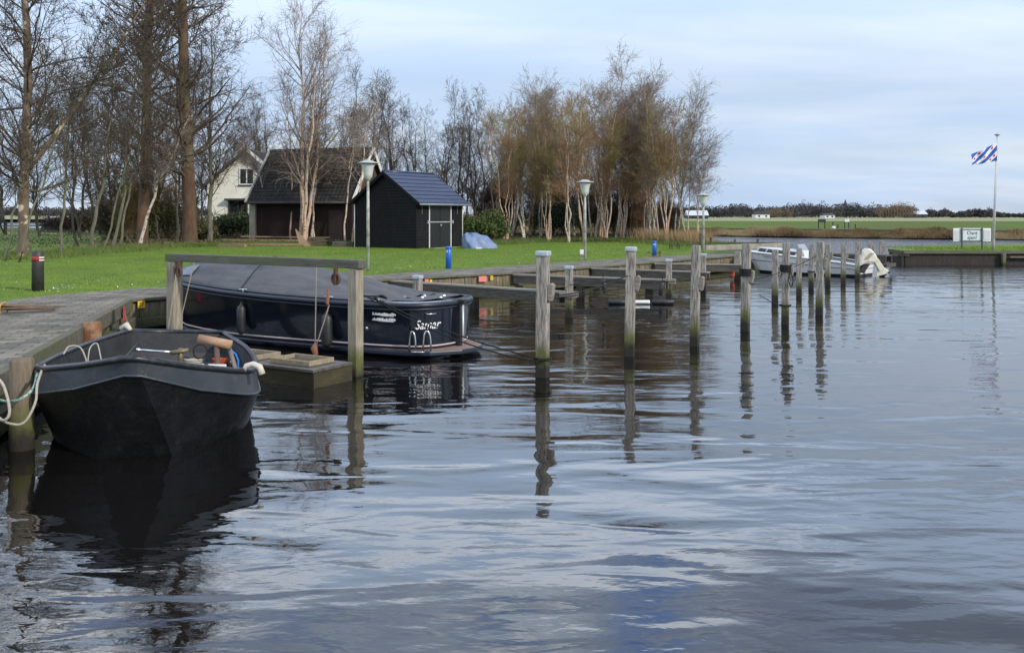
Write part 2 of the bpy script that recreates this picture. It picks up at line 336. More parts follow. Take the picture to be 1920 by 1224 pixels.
def child_level(rng, P, R, c, tmin=.25, tmax=1.0, ang=50, angv=12, ratio=.5, fall=.4, k=5, jit=.18, up=.05, rr=.55, rmin=.004, pw=1.0, L=None, rmax=9):
    n, k1, _ = P.shape; idx = np.repeat(np.arange(n), c); N_ = n*c
    t = tmin+(tmax-tmin)*rng.random(N_)**pw; f = t*(k1-1); a = np.minimum(f.astype(int), k1-2); w = (f-a)[:, None]
    pos = P[idx, a]*(1-w)+P[idx, a+1]*w; d = norm(P[idx, a+1]-P[idx, a]); rp = R[idx, a]*(1-w[:, 0])+R[idx, a+1]*w[:, 0]
    Lp = np.linalg.norm(np.diff(P, axis=1), axis=2).sum(1)[idx] if L is None else L
    x = norm(np.cross(d, rng.normal(size=(N_, 3)))); an = np.radians(ang+angv*rng.normal(size=N_))[:, None]
    d = norm(d*np.cos(an)+x*np.sin(an)); ln = Lp*ratio*(1-fall*t)*(.6+.7*rng.random(N_))
    Q = [pos]; 
    for j in range(k):
        d = norm(d+rng.normal(size=(N_, 3))*jit+np.array([0, 0, 1.])*up); pos = pos+d*(ln/k)[:, None]; Q.append(pos)
    r0 = np.clip(rp*rr, rmin, rmax); s = np.linspace(1, .25, k+1)[None]; return np.stack(Q, 1), np.maximum(r0[:, None]*s, rmin*.6)
def trunk_path(rng, h, lean=(0, 0), wob=.15, k=14, curve=0.0):
    z = np.linspace(0, h, k); w = np.cumsum(rng.normal(size=(k, 2)), 0)*wob*h/k/2; w -= w[0]
    b = (z/h)**2*curve
    return np.stack([z*lean[0]+w[:, 0]+b, z*lean[1]+w[:, 1], z], 1)
def mk_tree(name, trunk, crown, mt, mc, label=None, cat='tree', group=None, loc=(0, 0, 0), rz=0):
    r = root(name, label, cat, loc, rz, group)
    V, Fc = join(trunk); link('trunk', np_mesh('trunk', V, Fc), mt, r, True)
    if crown:
        V, Fc = join(crown); link('crown', np_mesh('crown', V, Fc), mc, r, True)
    return r
def base_flare(R, amt=.35):
    R = R.copy(); R[:, 0] *= 1+amt; return R
# bark and twig materials
M_birch = mat('birch_bark', (.58, .50, .41), .8, (.30, .20, .13), 3.0, (1, 1, 2.2), lo=.5, hi=.66, col3=(.06, .05, .045), scale3=5.5, lo3=.60, hi3=.64)
M_birch_o = mat('warm_birch_bark', (.54, .34, .21), .8, (.55, .46, .38), 2.2, (1, 1, .8), lo=.42, hi=.6, col3=(.05, .04, .03), scale3=6, lo3=.61, hi3=.65)
M_barkr = mat('red_brown_bark', (.135, .070, .042), .9, (.065, .038, .024), 6, (1, 1, .3), bump=.8, bscale=14, col3=(.11, .085, .042), scale3=.4)
M_barko = mat('old_flaking_bark', (.20, .14, .10), .9, (.11, .08, .055), 4, (1, 1, .5), bump=.8, bscale=12, col3=(.55, .44, .32), scale3=1.6, lo3=.56, hi3=.6)
M_barkg = mat('grey_green_bark', (.20, .185, .14), .9, (.10, .09, .065), 5, (1, 1, .4), bump=.5, bscale=14, col3=(.12, .13, .06), scale3=.7)
M_barkd = mat('dark_bark', (.085, .072, .058), .9, (.045, .038, .03), 5, (1, 1, .4), bump=.5)
M_tw_d = mat('dark_twigs', (.062, .046, .034), .85, (.11, .08, .055), .5)
M_tw_r = mat('red_brown_twigs', (.27, .145, .080), .85, (.32, .20, .11), .4, col3=(.25, .21, .07), scale3=.3)
M_tw_o = mat('olive_twigs', (.22, .17, .06), .85, (.26, .155, .08), .4)
M_tw_g = mat('grey_twigs', (.21, .155, .12), .85, (.30, .24, .19), .5)

def birch(seed, h, stems, mt, mc, spread=.16, r0=.07, dens=1.0, droop=-.10, low=.3, curve=0, lean=(0, 0), tw=.015, kind='birch_tree'):
    rng = np.random.default_rng(seed); T, C = [], []
    for s in range(stems):
        hh = h*(1 if s == 0 else rng.uniform(.7, .95)); a = rng.uniform(0, 6.28) if stems > 1 else 0; q = spread*rng.uniform(.5, 1) if stems > 1 else 0
        P = trunk_path(rng, hh, (lean[0]+math.cos(a)*q, lean[1]+math.sin(a)*q), .22, curve=curve)[None]
        P[0, :, 0] += math.cos(a)*.18*(stems > 1); P[0, :, 1] += math.sin(a)*.18*(stems > 1)
        R = np.linspace(r0*(1 if s == 0 else .75), .014, P.shape[1])[None]
        T.append(tubes(P, base_flare(R), 7))
        P1, R1 = child_level(rng, P, R, int(26*dens), low, .98, 33, 9, .36, .62, 6, .10, .07, .5, .012)
        C.append(tubes(P1, R1, 4))
        P2, R2 = child_level(rng, P1, R1, 8, .15, 1, 38, 12, .55, .3, 5, .12, .03, .5, .009)
        C.append(tubes(P2, R2, 3))
        P3, R3 = child_level(rng, P2, R2, 5, .2, 1, 36, 14, .62, .2, 4, .16, droop, .5, tw*.75)
        C.append(tubes(P3, R3, 3))
    return mk_tree(kind, T, C, mt, mc)
def upright(seed, h, mt, mc, r0=.09, dens=1.0, lean=(0, 0), low=.3, tw=.014, ang=40, stems=1, spread=.12, ratio=.30, kind='bare_tree', curve=0):
    rng = np.random.default_rng(seed); T, C = [], []
    for s in range(stems):
        a = rng.uniform(0, 6.28); q = spread*rng.uniform(.4, 1) if stems > 1 else 0
        P = trunk_path(rng, h*(1 if s == 0 else rng.uniform(.75, 1)), (lean[0]+math.cos(a)*q, lean[1]+math.sin(a)*q), .3, curve=curve)[None]
        R = np.linspace(r0, .016, P.shape[1])[None]; T.append(tubes(P, base_flare(R), 7))
        P1, R1 = child_level(rng, P, R, int(22*dens), low, .98, ang, 12, ratio, .45, 6, .17, .10, .5, .012); C.append(tubes(P1, R1, 4))
        P2, R2 = child_level(rng, P1, R1, 8, .15, 1, 42, 14, .5, .3, 5, .18, .06, .5, .008); C.append(tubes(P2, R2, 3))
        P3, R3 = child_level(rng, P2, R2, 5, .2, 1, 42, 14, .55, .2, 4, .2, .04, .5, tw*.7); C.append(tubes(P3, R3, 3))
    return mk_tree(kind, T, C, mt, mc)
def big_tree(seed, h, mt, mc, r0=.35, lean=(0, 0), n1=46, low=.12, ang=62, ratio=.34, tw=.013, up=.03, n2=10, n3=7, curve=0, kind='tall_tree', wob=.12, fork=None, rtop=.1):
    rng = np.random.default_rng(seed); P = trunk_path(rng, h, lean, wob, 18, curve)[None]; R = np.linspace(r0, rtop, 18)[None]
    T = [tubes(P, base_flare(R, .18), 12)]; C = []
    src = [(P, R, n1, ang, ratio)]
    if fork:
        t, d, ln, rf = fork; i = t*17; a = int(i); p0 = P[0, a]*(1-i+a)+P[0, a+1]*(i-a); s = np.linspace(0, 1, 14)[:, None]
        w = np.cumsum(rng.normal(size=(14, 3)), 0)*.03*ln/3; w -= w[0]
        P_ = (p0+s*np.array(d)*ln+w*s)[None]; P_[0, :, 2] += (s[:, 0]**2)*ln*.15; R_ = np.linspace(rf, .02, 14)[None]; T.append(tubes(P_, R_, 9)); src.append((P_, R_, 20, 45, .38))
    for P_, R_, c1, an, ra in src:
        P1, R1 = child_level(rng, P_, R_, c1, low, 1, an, 12, ra, .35, 8, .13, up+.04, .30, .014, rmax=.09); C.append(tubes(P1, R1, 5))
        P2, R2 = child_level(rng, P1, R1, n2, .12, 1, 45, 14, .42, .3, 5, .18, .05, .5, .010); C.append(tubes(P2, R2, 3))
        P3, R3 = child_level(rng, P2, R2, n3, .15, 1, 45, 14, .5, .2, 4, .2, .03, .55, tw); C.append(tubes(P3, R3, 3))
        P4, R4 = child_level(rng, P3, R3, 1, .2, 1, 45, 14, .55, .2, 3, .2, .03, .6, tw*.75); C.append(tubes(P4, R4, 3))
    return mk_tree(kind, T, C, mt, mc)
def leaf_cloud(rng, n, size, cen, rx, clumps=14, shell=.5):
    cc = rng.normal(size=(clumps, 3)); cc = norm(cc)*rng.uniform(.25, .8, (clumps, 1)); cc[:, 2] = np.abs(cc[:, 2])*.9-.15
    w = rng.integers(0, clumps, n); d = norm(rng.normal(size=(n, 3)))*(rng.random((n, 1))**.4)*rng.uniform(.22, .5, clumps)[w][:, None]
    p = (cc[w]+d)*np.array(rx)+np.array(cen)
    return leaves_at(rng, p, size)
def leaves_at(rng, p, size, asp=.6):
    n = len(p); a = norm(rng.normal(size=(n, 3))); b = norm(np.cross(a, rng.normal(size=(n, 3)))); s = size*rng.uniform(.6, 1.3, (n, 1))
    V = np.stack([p-a*s, p+b*s*asp, p+a*s, p-b*s*asp], 1).reshape(-1, 3); return V, np.arange(4*n).reshape(-1, 4)
def blades(rng, X, Y, z, h, w, lean=.35):
    n = len(X); a = rng.uniform(0, 6.28, n); hh = h*rng.uniform(.5, 1.3, n) if np.isscalar(h) else h; dx, dy = np.cos(a)*w/2, np.sin(a)*w/2; l = rng.normal(size=(n, 2))*lean*hh[:, None]
    V = np.stack([np.stack([X-dx, Y-dy, np.full(n, z) if np.isscalar(z) else z], 1), np.stack([X+dx, Y+dy, np.full(n, z) if np.isscalar(z) else z], 1), np.stack([X+l[:, 0], Y+l[:, 1], z+hh], 1)], 1).reshape(-1, 3)
    return V, np.arange(3*n).reshape(-1, 3)
RNG = np.random.default_rng(5)
M_grass = mat('grass_blades', (.085, .165, .006), .8, (.18, .265, .014), .8, detail=8)
M_tall = mat('rough_grass', (.075, .15, .015), .85, (.15, .17, .05), .7, detail=6)
M_reed = mat('dry_reeds', (.26, .18, .085), .9, (.12, .075, .035), .5, detail=6, col3=(.34, .26, .14), scale3=.12)
M_leafg = mat('green_shrub_leaves', (.045, .085, .014), .7, (.095, .125, .022), 1.2)
M_leafd = mat('dark_evergreen_leaves', (.016, .034, .010), .6, (.032, .055, .014), 1.2)
M_leafr = mat('dark_red_hedge_leaves', (.040, .017, .012), .8, (.022, .014, .010), 1.2)
M_bramble = mat('bramble_and_ivy', (.085, .10, .028), .8, (.13, .10, .045), 1.0, detail=7)
M_litter = mat('leaf_litter', (.12, .085, .045), .9, (.055, .04, .025), 1.5)

# lawn blades
def scatter(poly, n, rng, x0, x1, y0, y1, dens_near=True):
    X = rng.uniform(x0, x1, n); Y = rng.uniform(y0, y1, n)
    if dens_near: Y = y0+(y1-y0)*rng.random(n)**1.7
    k = inside(poly, X, Y) & (np.abs(X/Y) < .62); return X[k], Y[k]
X, Y = scatter(lawn_poly, 420000, RNG, -34, 12, 14, 62)
V, Fc = blades(RNG, X, Y, GZ, .05, .014, .5); o = link('grass', np_mesh('grass', V, Fc), M_grass)
tag(o, 'short mown bright green lawn grass behind the paved quay', 'grass', kind='stuff')
# rough grass under the trees and along the thicket edge
def edge_pts(pts, n, width, rng):
    pts = np.array(pts, float); seg = rng.integers(0, len(pts)-1, n); s = rng.random((n, 1)); p = pts[seg]*(1-s)+pts[seg+1]*s
    return p[:, 0]+rng.normal(size=n)*width, p[:, 1]+np.abs(rng.normal(size=n))*width*1.6
xs, ys = edge_pts([(-21, 37), (-20.5, 43), (-20.5, 51), (-15, 55), (-10, 56.5), (-2.6, 55.5), (-1.5, 57.5), (2, 62), (6, 63), (8.5, 62), (11, 56), (12.3, 50.5)], 60000, .9, RNG)
V, Fc = blades(RNG, xs, ys, GZ, .24, .03, .5); o = link('rough_grass', np_mesh('rough_grass', V, Fc), M_tall)
tag(o, 'longer rough grass along the back edge of the lawn under the trees', 'rough grass', kind='stuff')
xs = RNG.uniform(-60, 12, 260000); ys = RNG.uniform(40, 110, 260000); k = inside(land, xs, ys) & ~inside(lawn_poly, xs, ys) & (np.abs(xs/ys) < .6) & (xs < .19*ys-1.2) & ((xs/ys > -.44) | (RNG.random(len(xs)) < .10))
V, Fc = leaves_at(RNG, np.stack([xs[k], ys[k], np.full(k.sum(), GZ+.05)+RNG.random(k.sum())*.22], 1), .065); o = link('undergrowth', np_mesh('undergrowth', V, Fc), [M_bramble])
tag(o, 'low tangled undergrowth of ivy and brambles below the bare trees', 'undergrowth', kind='stuff')
# daisies
dz = [at(u, v, GZ) for u, v in [(95, 547), (101, 545), (105, 549), (110, 546), (123, 549), (147, 543), (165, 541), (175, 533), (236, 541), (244, 542), (278, 534), (245, 485), (143, 493), (200, 508), (728, 507), (740, 506), (755, 507), (762, 504), (770, 506), (812, 505), (818, 503), (905, 500), (160, 538), (115, 545), (118, 541), (128, 545)]]
px = np.array([[p.x+RNG.normal()*.22, p.y+RNG.normal()*.3, GZ+.07] for p in dz for _ in range(3)]); px = px[inside(lawn_poly, px[:, 0], px[:, 1])]
xx, yy = scatter(lawn_poly, 160, RNG, -22, 8, 17, 45); px = np.concatenate([px, np.stack([xx, yy, np.full(len(xx), GZ+.06)], 1)])
o = link('daisies', np_mesh('daisies', *leaves_at(RNG, px, .018, 1.0)), M_white); tag(o, 'small white daisies sprinkled over the lawn and its paved edge', 'daisies', kind='stuff')

# far bank reeds
FBA = np.array(FB[1:8], float); n = 90000; seg = RNG.choice([0, 1, 2, 3, 4, 5], n, p=[.12, .18, .20, .25, .13, .12]); s = RNG.random((n, 1)); p = FBA[seg]*(1-s)+FBA[seg+1]*s; q = RNG.random(n)
xs, ys = p[:, 0], p[:, 1]+q*3.6; zs = .1+q*.70
V, Fc = blades(RNG, xs, ys, zs, .27*(.5+.8*RNG.random(n))*(.8+.9*np.clip(np.sin(xs*.7)*np.sin(xs*.23+1)+.5*np.sin(xs*1.9), -.5, 1.2)), .09, .25); o = link('reeds', np_mesh('reeds', V, Fc), M_reed)
tag(o, 'band of dry brown reeds along the far river bank', 'reeds', kind='stuff')
# tan reeds at the end of the thicket
xs, ys = edge_pts([(8.6, 62), (10.0, 60), (10.9, 57.5), (11.4, 55)], 3000, .4, RNG); V, Fc = blades(RNG, xs, ys, GZ, .85, .03, .2); o = link('reed_tuft', np_mesh('reed_tuft', V, Fc), mat('straw_reeds', (.42, .30, .15), .9, (.26, .17, .08), 2))
tag(o, 'straw coloured reeds at the right foot of the birch thicket', 'reeds', kind='stuff')

# far wood: a belt of crowns made of many small leaf-sized faces
M_far1 = mat('distant_wood', (.050, .050, .060), .95, (.085, .075, .072), .05, detail=6)
M_far2 = mat('distant_tan_trees', (.20, .145, .095), .95, (.14, .10, .07), .08)
def far_wood(rng, u0, u1, D0, D1, base, hfun, n, per, size, name, m, label, cat='wood', trunks=False):
    Vs = []
    for i in range(n):
        D = rng.uniform(D0, D1); u = u0+(u1-u0)*(i+rng.random())/n; h = hfun(u)*rng.uniform(.62, 1.14); x = (u-960)/F*D
        w = h*rng.uniform(.45, .75); kk = per; d = norm(rng.normal(size=(kk, 3)))*rng.random((kk, 1))**.45
        d[:, 2] = np.where(d[:, 2] < 0, d[:, 2]*1.0, d[:, 2]); c = np.array([x, D, base+h*.52]); lob = 1+.25*np.sin(d[:, :1]*7+i)*np.cos(d[:, 2:]*5+i)
        Vs.append(c+d*lob*np.array([w, w, h*.5]))
    p = np.concatenate(Vs); p = p[p[:, 2] > base-.3]; V, Fc = leaves_at(rng, p, size, .5)
    if trunks:
        tt = []
        for i in range(trunks):
            u = u0+(u1-u0)*(i+.5)/trunks; x = (u-960)/F*D0; tt.append([[x, D0, base-.2], [x+rng.normal()*.3, D0, base+hfun(u)*.6]])
        P = np.array(tt); V2, F2 = tubes(P, np.full(P.shape[:2], .16), 4); V, Fc = join([(V, Fc), (V2, F2)])
    o = link(name, np_mesh(name, V, Fc), m); return tag(o, label, cat, kind='stuff')
pr = [(-200, 391), (0, 388), (200, 388), (350, 390), (1200, 392), (1290, 391), (1330, 393), (1365, 390), (1390, 386), (1410, 392), (1450, 392), (1490, 390), (1510, 385), (1560, 388), (1600, 388), (1640, 391), (1700, 390), (1730, 402), (1745, 396), (1775, 396), (1790, 403), (1805, 397), (1830, 395), (1860, 396), (1880, 402), (1920, 402), (2100, 396)]
def prof(u): return max(2.0, (402-np.interp(u, [a for a, c in pr], [c for a, c in pr]))*500/F+1.6+.2)
pr = [(a, c-2+ (-0 if a < 1700 else 1)) for a, c in pr]
far_wood(RNG, 1190, 2150, 430, 560, .9, lambda u: prof(u)*1.06, 330, 420, .42, 'distant_wood', M_far1, 'dark bare wood on the horizon across the river')
far_wood(RNG, -250, 420, 800, 900, .9, lambda u: 8.0, 150, 150, 1.0, 'distant_wood', M_far1, 'low dark line of trees on the horizon behind the left hand trees')
far_wood(RNG, 1648, 1712, 400, 410, .9, lambda u: 5.6+1.2*math.sin((u-1648)/64*math.pi), 20, 420, .24, 'tree_clump', M_far2, 'tan brown clump of trees standing before the dark wood on the right', 'trees', trunks=12)
far_wood(RNG, 1436, 1484, 415, 425, .9, lambda u: 4.2, 12, 300, .24, 'tree_clump', M_far2, 'low light brown clump of trees before the middle of the far wood', 'trees')

# ---------------------------------------------------------------- trees near the lawn
def place(o, u, v, label, group=None, rz=None, s=1.0, D=None, cat='tree', z=GZ-.02, szz=None):
    p = at(u, v, GZ) if D is None else pd(u, D, GZ); o.location = (p.x, p.y, z)
    if rz is not None: o.rotation_euler.z = rz
    o.scale = (s, s, s*(szz or 1)); return tag(o, label, cat, group)
# big left trees
t = big_tree(11, 15, M_barko, M_tw_d, r0=.22, lean=(.012, 0), n1=46, low=.16, ratio=.42, n2=11, n3=8, fork=(.24, (.62, .05, .74), 8.0, .12), wob=.10, kind='birch_tree')
place(t, 42, 484, 'thick old birch with flaking bark and a fork, leftmost big trunk beside the lawn', rz=0)
t = big_tree(12, 23, M_barkr, M_tw_d, r0=.42, lean=(-.034, 0), n1=80, low=.16, ang=66, ratio=.25, n2=10, n3=6, kind='tall_tree', rtop=.16, wob=.05)
place(t, 356, 461, 'tall thick red brown trunk left of the white house, nearest to the house', rz=0)
t = big_tree(13, 22, M_barkr, M_tw_d, r0=.33, lean=(.012, 0), n1=80, low=.14, ang=55, ratio=.26, n2=10, n3=6, kind='tall_tree', rtop=.10, wob=.06)
place(t, 266, 461, 'tall brown double crowned trunk behind the leaning birch, left of the reddest trunk', rz=0)
t = big_tree(14, 13, M_barkg, M_tw_d, r0=.16, lean=(.0, 0), n1=34, low=.15, ang=48, ratio=.40, n2=8, n3=6, kind='bare_tree', rtop=.03)
place(t, 393, 458, 'spreading grey green bare tree in front of the gable of the white house', rz=1.2)
t = birch(21, 7.5, 1, M_birch, M_tw_g, r0=.10, dens=.7, low=.35, lean=(.32, 0), curve=.4)
place(t, 262, 463, 'white barked birch leaning right across the foot of the tall brown trunk', rz=0)
lean_specs = [(112, 480, .09, .07, 8.5, 'thin grey tree leaning slightly right, second stem right of the old flaking birch'),
    (8, 490, .24, .05, 6.0, 'thin pale sapling leaning right at the left edge of the picture'),
    (36, 492, .30, .05, 6.5, 'curved pale sapling crossing in front of the old flaking birch'),
    (174, 470, .13, .10, 10.5, 'slim grey green stem, leftmost of the four leaning together'),
    (192, 469, .24, .06, 8.0, 'thinnest pale stem, second of the leaning stems left of the tall trunks'),
    (210, 468, .15, .09, 10.0, 'grey green stem, third of the leaning stems left of the tall trunks'),
    (223, 467, .22, .07, 9.0, 'slim stem closest to the leaning birch, last of the leaning stems'),
    (146, 462, .02, .08, 8.0, 'dark crooked tree standing behind the dark red hedge'),
    (330, 458, .0, .09, 10.0, 'slender dark tree between the two tall brown trunks'),
    (300, 456, -.05, .07, 9.0, 'thin dark tree just right of the leaning white birch'),
    (232, 455, .04, .08, 11.0, 'thin bare tree behind the leaning stems, left of the tall trunks')]
for i, (u, v, ln, r0, h, lb) in enumerate(lean_specs):
    t = upright(40+i, h, M_barkg if i < 7 else M_barkd, M_tw_d, r0=r0, dens=.8, lean=(ln, .02), low=.3, ang=44, ratio=.36); place(t, u, v, lb, rz=0)
# denser trees further behind on the left
protos = [upright(60+i, 11, M_barkd, M_tw_d, r0=.11, dens=1.1, low=.18, ang=45, stems=2, ratio=.34, kind='bare_tree') for i in range(3)]
bk = [(-60, 76, 1.2), (10, 84, 1.15), (75, 80, 1.0), (150, 74, 1.1), (190, 80, 1.2), (225, 72, 1.15), (290, 74, 1.2), (345, 72, 1.0), (375, 82, 1.0), (420, 92, .9), (450, 95, 1.0), (-100, 66, 1.0)]
ORD = ['leftmost', 'second from the left', 'third from the left', 'fourth from the left', 'fifth from the left', 'sixth from the left', 'seventh from the left', 'eighth from the left', 'ninth from the left', 'tenth from the left', 'eleventh from the left', 'twelfth from the left', 'thirteenth from the left', 'fourth from the right', 'third from the right', 'second from the right', 'rightmost']
def ordinal(i, n): return ORD[i] if i < n-4 else ORD[17-(n-i)]
def spread_copies(protos, spots, label, group, cat='tree'):
    spots = sorted(spots)
    for i, sp in enumerate(spots):
        u, D, s = sp[:3]; pr_ = protos[i % len(protos)]; o = pr_ if i < len(protos) else copy_tree(pr_)
        place(o, u, 0, ordinal(i, len(spots))+' '+label, group, rz=(i*2.4) % 6.28, s=s, D=D, cat=cat)
spread_copies(protos, bk, 'bare dark tree of the grove behind the left hand trunks', 'bare trees of the left hand grove')
# garage birches
t = birch(71, 15.5, 3, M_birch_o, M_tw_g, spread=.07, r0=.17, dens=1.15, low=.25, tw=.010); place(t, 566, 458, 'tall white birch with several stems rising in front of the garage roof', rz=.4)
t = birch(72, 8.0, 2, M_birch, M_tw_g, spread=.12, r0=.08, dens=.7, low=.45); place(t, 585, 457, 'smaller birch leaning right beside the tall birch at the garage', rz=0)
for i, (u, v, ln, h, lb) in enumerate([(520, 455, -.20, 8, 'thin birch bending left in front of the garage corner'), (546, 456, -.04, 10, 'slender birch just left of the tall garage birch'),
        (535, 452, -.30, 7, 'whippy stem leaning far left before the garage wall'), (630, 456, .12, 7.5, 'slender leaning stem before the right half of the garage'),
        (648, 458, .10, 8, 'pale birch stem against the garage right of the lamp tall birch'), (661, 460, .14, 9, 'pale birch stem right beside the left corner of the black shed')]):
    t = birch(80+i, h, 1, M_birch if i % 2 == 0 else M_birch_o, M_tw_g, r0=.065, dens=.7, lean=(ln, 0), low=.35, curve=ln*4); place(t, u, v, lb, rz=0)
protos = [upright(90+i, 13, M_barkd, M_tw_d, r0=.11, dens=1.3, low=.25, ang=34, ratio=.27, stems=1+i % 2, kind='bare_tree') for i in range(4)]
bk = [(480, 92, .9), (510, 88, .95), (600, 84, .95), (635, 80, .9), (665, 78, 1.0), (690, 76, .95), (715, 72, .7), (738, 78, .98), (760, 74, .75), (785, 72, .7), (806, 76, .75), (828, 70, .7), (843, 72, .82), (858, 66, .7), (872, 70, .80), (888, 66, .66), (905, 70, .76)]
spread_copies(protos, bk, 'dark bare tree in the row behind garage and black shed', 'bare trees behind garage and shed')
ub = [upright(120+i, 5.2, M_barkg, M_tw_r if i % 2 else M_tw_d, r0=.035, dens=1.2, low=.05, ang=32, stems=7, spread=.30, ratio=.42, kind='thicket_bush') for i in range(3)]
us = [(905, 74, .8), (935, 76, .9), (965, 75, .8), (1000, 77, .9), (1030, 74, .8), (1058, 76, .9), (1090, 75, .8), (1120, 76, .9), (1150, 74, .8), (1180, 73, .8), (1210, 71, .7), (1238, 68, .6), (1262, 64, .5)]
spread_copies(ub, us, 'brown thin stemmed shrub in the row behind shed and birches', 'underwood shrubs behind shed and birches', 'shrub')
ub2 = [upright(130+i, 5.0, M_barkg, M_tw_o if i % 2 else M_tw_d, r0=.035, dens=1.2, low=.05, ang=36, stems=7, spread=.32, ratio=.42, kind='thicket_bush') for i in range(2)]
us = [(205, 62, .7), (240, 60, .8), (278, 62, .85), (315, 62, .8)]
spread_copies(ub2, us, 'olive thin stemmed shrub under the left hand tall trees', 'underwood shrubs below the tall trunks', 'shrub')
# birch thicket
P_o = [birch(101, 12, 4, M_birch_o, M_tw_r, spread=.16, r0=.10, dens=.88, low=.36, droop=0.02), birch(102, 12, 3, M_birch, M_tw_r, spread=.2, r0=.105, dens=.95, low=.34, droop=0.0), birch(103, 12, 4, M_birch_o, M_tw_o, spread=.17, r0=.09, dens=1.05, low=.34, droop=.03)]
P_g = [birch(104, 13, 3, M_birch, M_tw_g, spread=.14, r0=.09, dens=1.0, low=.3), birch(105, 13, 2, M_birch, M_tw_g, spread=.2, r0=.085, dens=1.2, low=.3)]
used = set()
def thick(protos, i): 
    p = protos[i % len(protos)]
    if id(p) in used: return copy_tree(p)
    used.add(id(p)); return p
front = [(948, 449, .86, 0, 'front birch clump with orange stems nearest to the black shed'), (985, 448, .90, 1, 'front white birch clump with a low stem leaning far right'),
    (1030, 449, .80, 2, 'olive crowned birch clump in the middle left of the thicket'), (1068, 450, .86, 1, 'birch clump with bright fanning stems behind the middle lamp'),
    (1098, 449, 1.0, 0, 'reddish birch clump just right of the middle lamp'), (1135, 447, .92, 0, 'brown birch clump in the middle of the thicket'),
    (1165, 446, .86, 0, 'orange stemmed birch clump leaning right of the thicket middle'), (1205, 442, .85, 2, 'brown birch clump near the right side of the thicket')]
for i, (u, v, s, k, lb) in enumerate(front): place(thick(P_o, k), u, v+5, lb, rz=1.1*i, s=s*.80)
back = [(925, 72, 1.0), (955, 70, 1.08), (990, 73, 1.12), (1015, 70, 1.05), (1045, 73, 1.02), (1080, 72, 1.05), (1125, 70, 1.12), (1150, 66, 1.08), (1180, 72, 1.15), (1210, 70, 1.0), (1235, 68, .95)]
for i, (u, D, s) in enumerate(back):
    place(thick(P_g if i % 2 else P_o, i), u, 0, ordinal(i, 11)+' grey twigged birch clump at the back of the thicket', 'birches at the back of the thicket', rz=2.1*i+.5, s=s*.80, D=D)
place(thick(P_g, 0), 1112, 0, 'tallest birch, its tip rising above the middle of the thicket', rz=.3, s=.98, D=68)
place(thick(P_g, 1), 1240, 0, 'grey twigged birch standing behind the rounded pale birch', rz=5.0, s=.80, D=66)
place(thick(P_o, 2), 1252, 0, 'red brown birch clump beside the pale rounded birch at the thicket end', rz=2.6, s=.70, D=61)
place(thick(P_g, 0), 1218, 0, 'tall grey twigged birch two trunks left of the rounded pale birch', rz=2.2, s=.86, D=64)
place(thick(P_g, 1), 1305, 0, 'small pale birch nearest the water, rightmost of the whole thicket', rz=3.2, s=.52, D=62)
place(thick(P_g, 1), 1262, 0, 'pale twigged birch with a rounded crown near the right end of the thicket', rz=1.3, s=.76, D=64)
place(thick(P_g, 0), 1290, 0, 'light twigged birch leaning over the water at the right end of the thicket', rz=4.0, s=.64, D=63)
for nm, u, v, w, h, d, m_, lb, cat, nn in [('shrub', 905, 456, 1.6, 2.5, 1.2, M_leafg, 'green leafy shrub behind the blue sheeted heap beside the shed', 'shrub', 5200), ('shrub', 1045, 448, 1.9, 3.6, 1.4, M_leafd, 'dark evergreen holly inside the middle of the birch thicket', 'shrub', 5200),
        ('shrub', 870, 446, 1.4, 2.1, 1.2, M_bramble, 'brown green bush behind the right corner of the shed', 'shrub', 3600), ('shrub', 1238, 447, .6, 1.6, .6, M_leafd, 'small dark evergreen bush at the right foot of the thicket', 'shrub', 1600),
        ('hedge', 438, 449, 2.4, 2.4, 1.0, M_leafd, 'dark green clipped hedge below the windows of the white house', 'hedge', 8000), ('shrub', 378, 456, 1.0, 1.6, .8, M_bramble, 'loose olive bush between the red brown trunk and the white house', 'shrub', 5000),
        ('hedge', 150, 440, 4.0, 2.4, 1.5, M_leafr, 'dark red brown hedge behind the left hand trees', 'hedge', 10000), ('shrub', 300, 455, 3.0, 3.2, 1.5, M_bramble, 'wide olive tangle of shrubs around the feet of the two tall trunks', 'shrub', 6500),
        ('shrub', 225, 452, 2.6, 3.6, 1.5, M_bramble, 'tall olive tangle of shrubs behind the four leaning stems', 'shrub', 5000)]:
    p = at(u, v, GZ); r = root(nm, lb, cat, (p.x, p.y, GZ))
    V, Fc = leaf_cloud(RNG, nn, .075, (0, 0, h*.42), (w*1.15, d, h*.62), 26); V[:, 2] = np.maximum(V[:, 2], .02); link('leaves', np_mesh('leaves', V, Fc), m_, r)
    P0 = np.stack([np.stack([np.linspace(0, 1, 5)*RNG.normal()*w*.7+RNG.normal()*w*.25, np.linspace(0, 1, 5)*RNG.normal()*d*.4, np.linspace(0, h*RNG.uniform(.6, 1.1), 5)], 1) for _ in range(40)])
    V, Fc = tubes(P0, np.full(P0.shape[:2], .014), 3); link('stems', np_mesh('stems', V, Fc), M_tw_d, r)

# ================================================================ structures
def onray(u, v, P0, d):                   # point of the photo's (u, v) on the vertical plane through P0 along d
    k = (u-960)/F; t = (k*P0[1]-P0[0])/(d[0]-k*d[1]); D = P0[1]+d[1]*t; return Vector((P0[0]+d[0]*t, D, zat(v, D)))
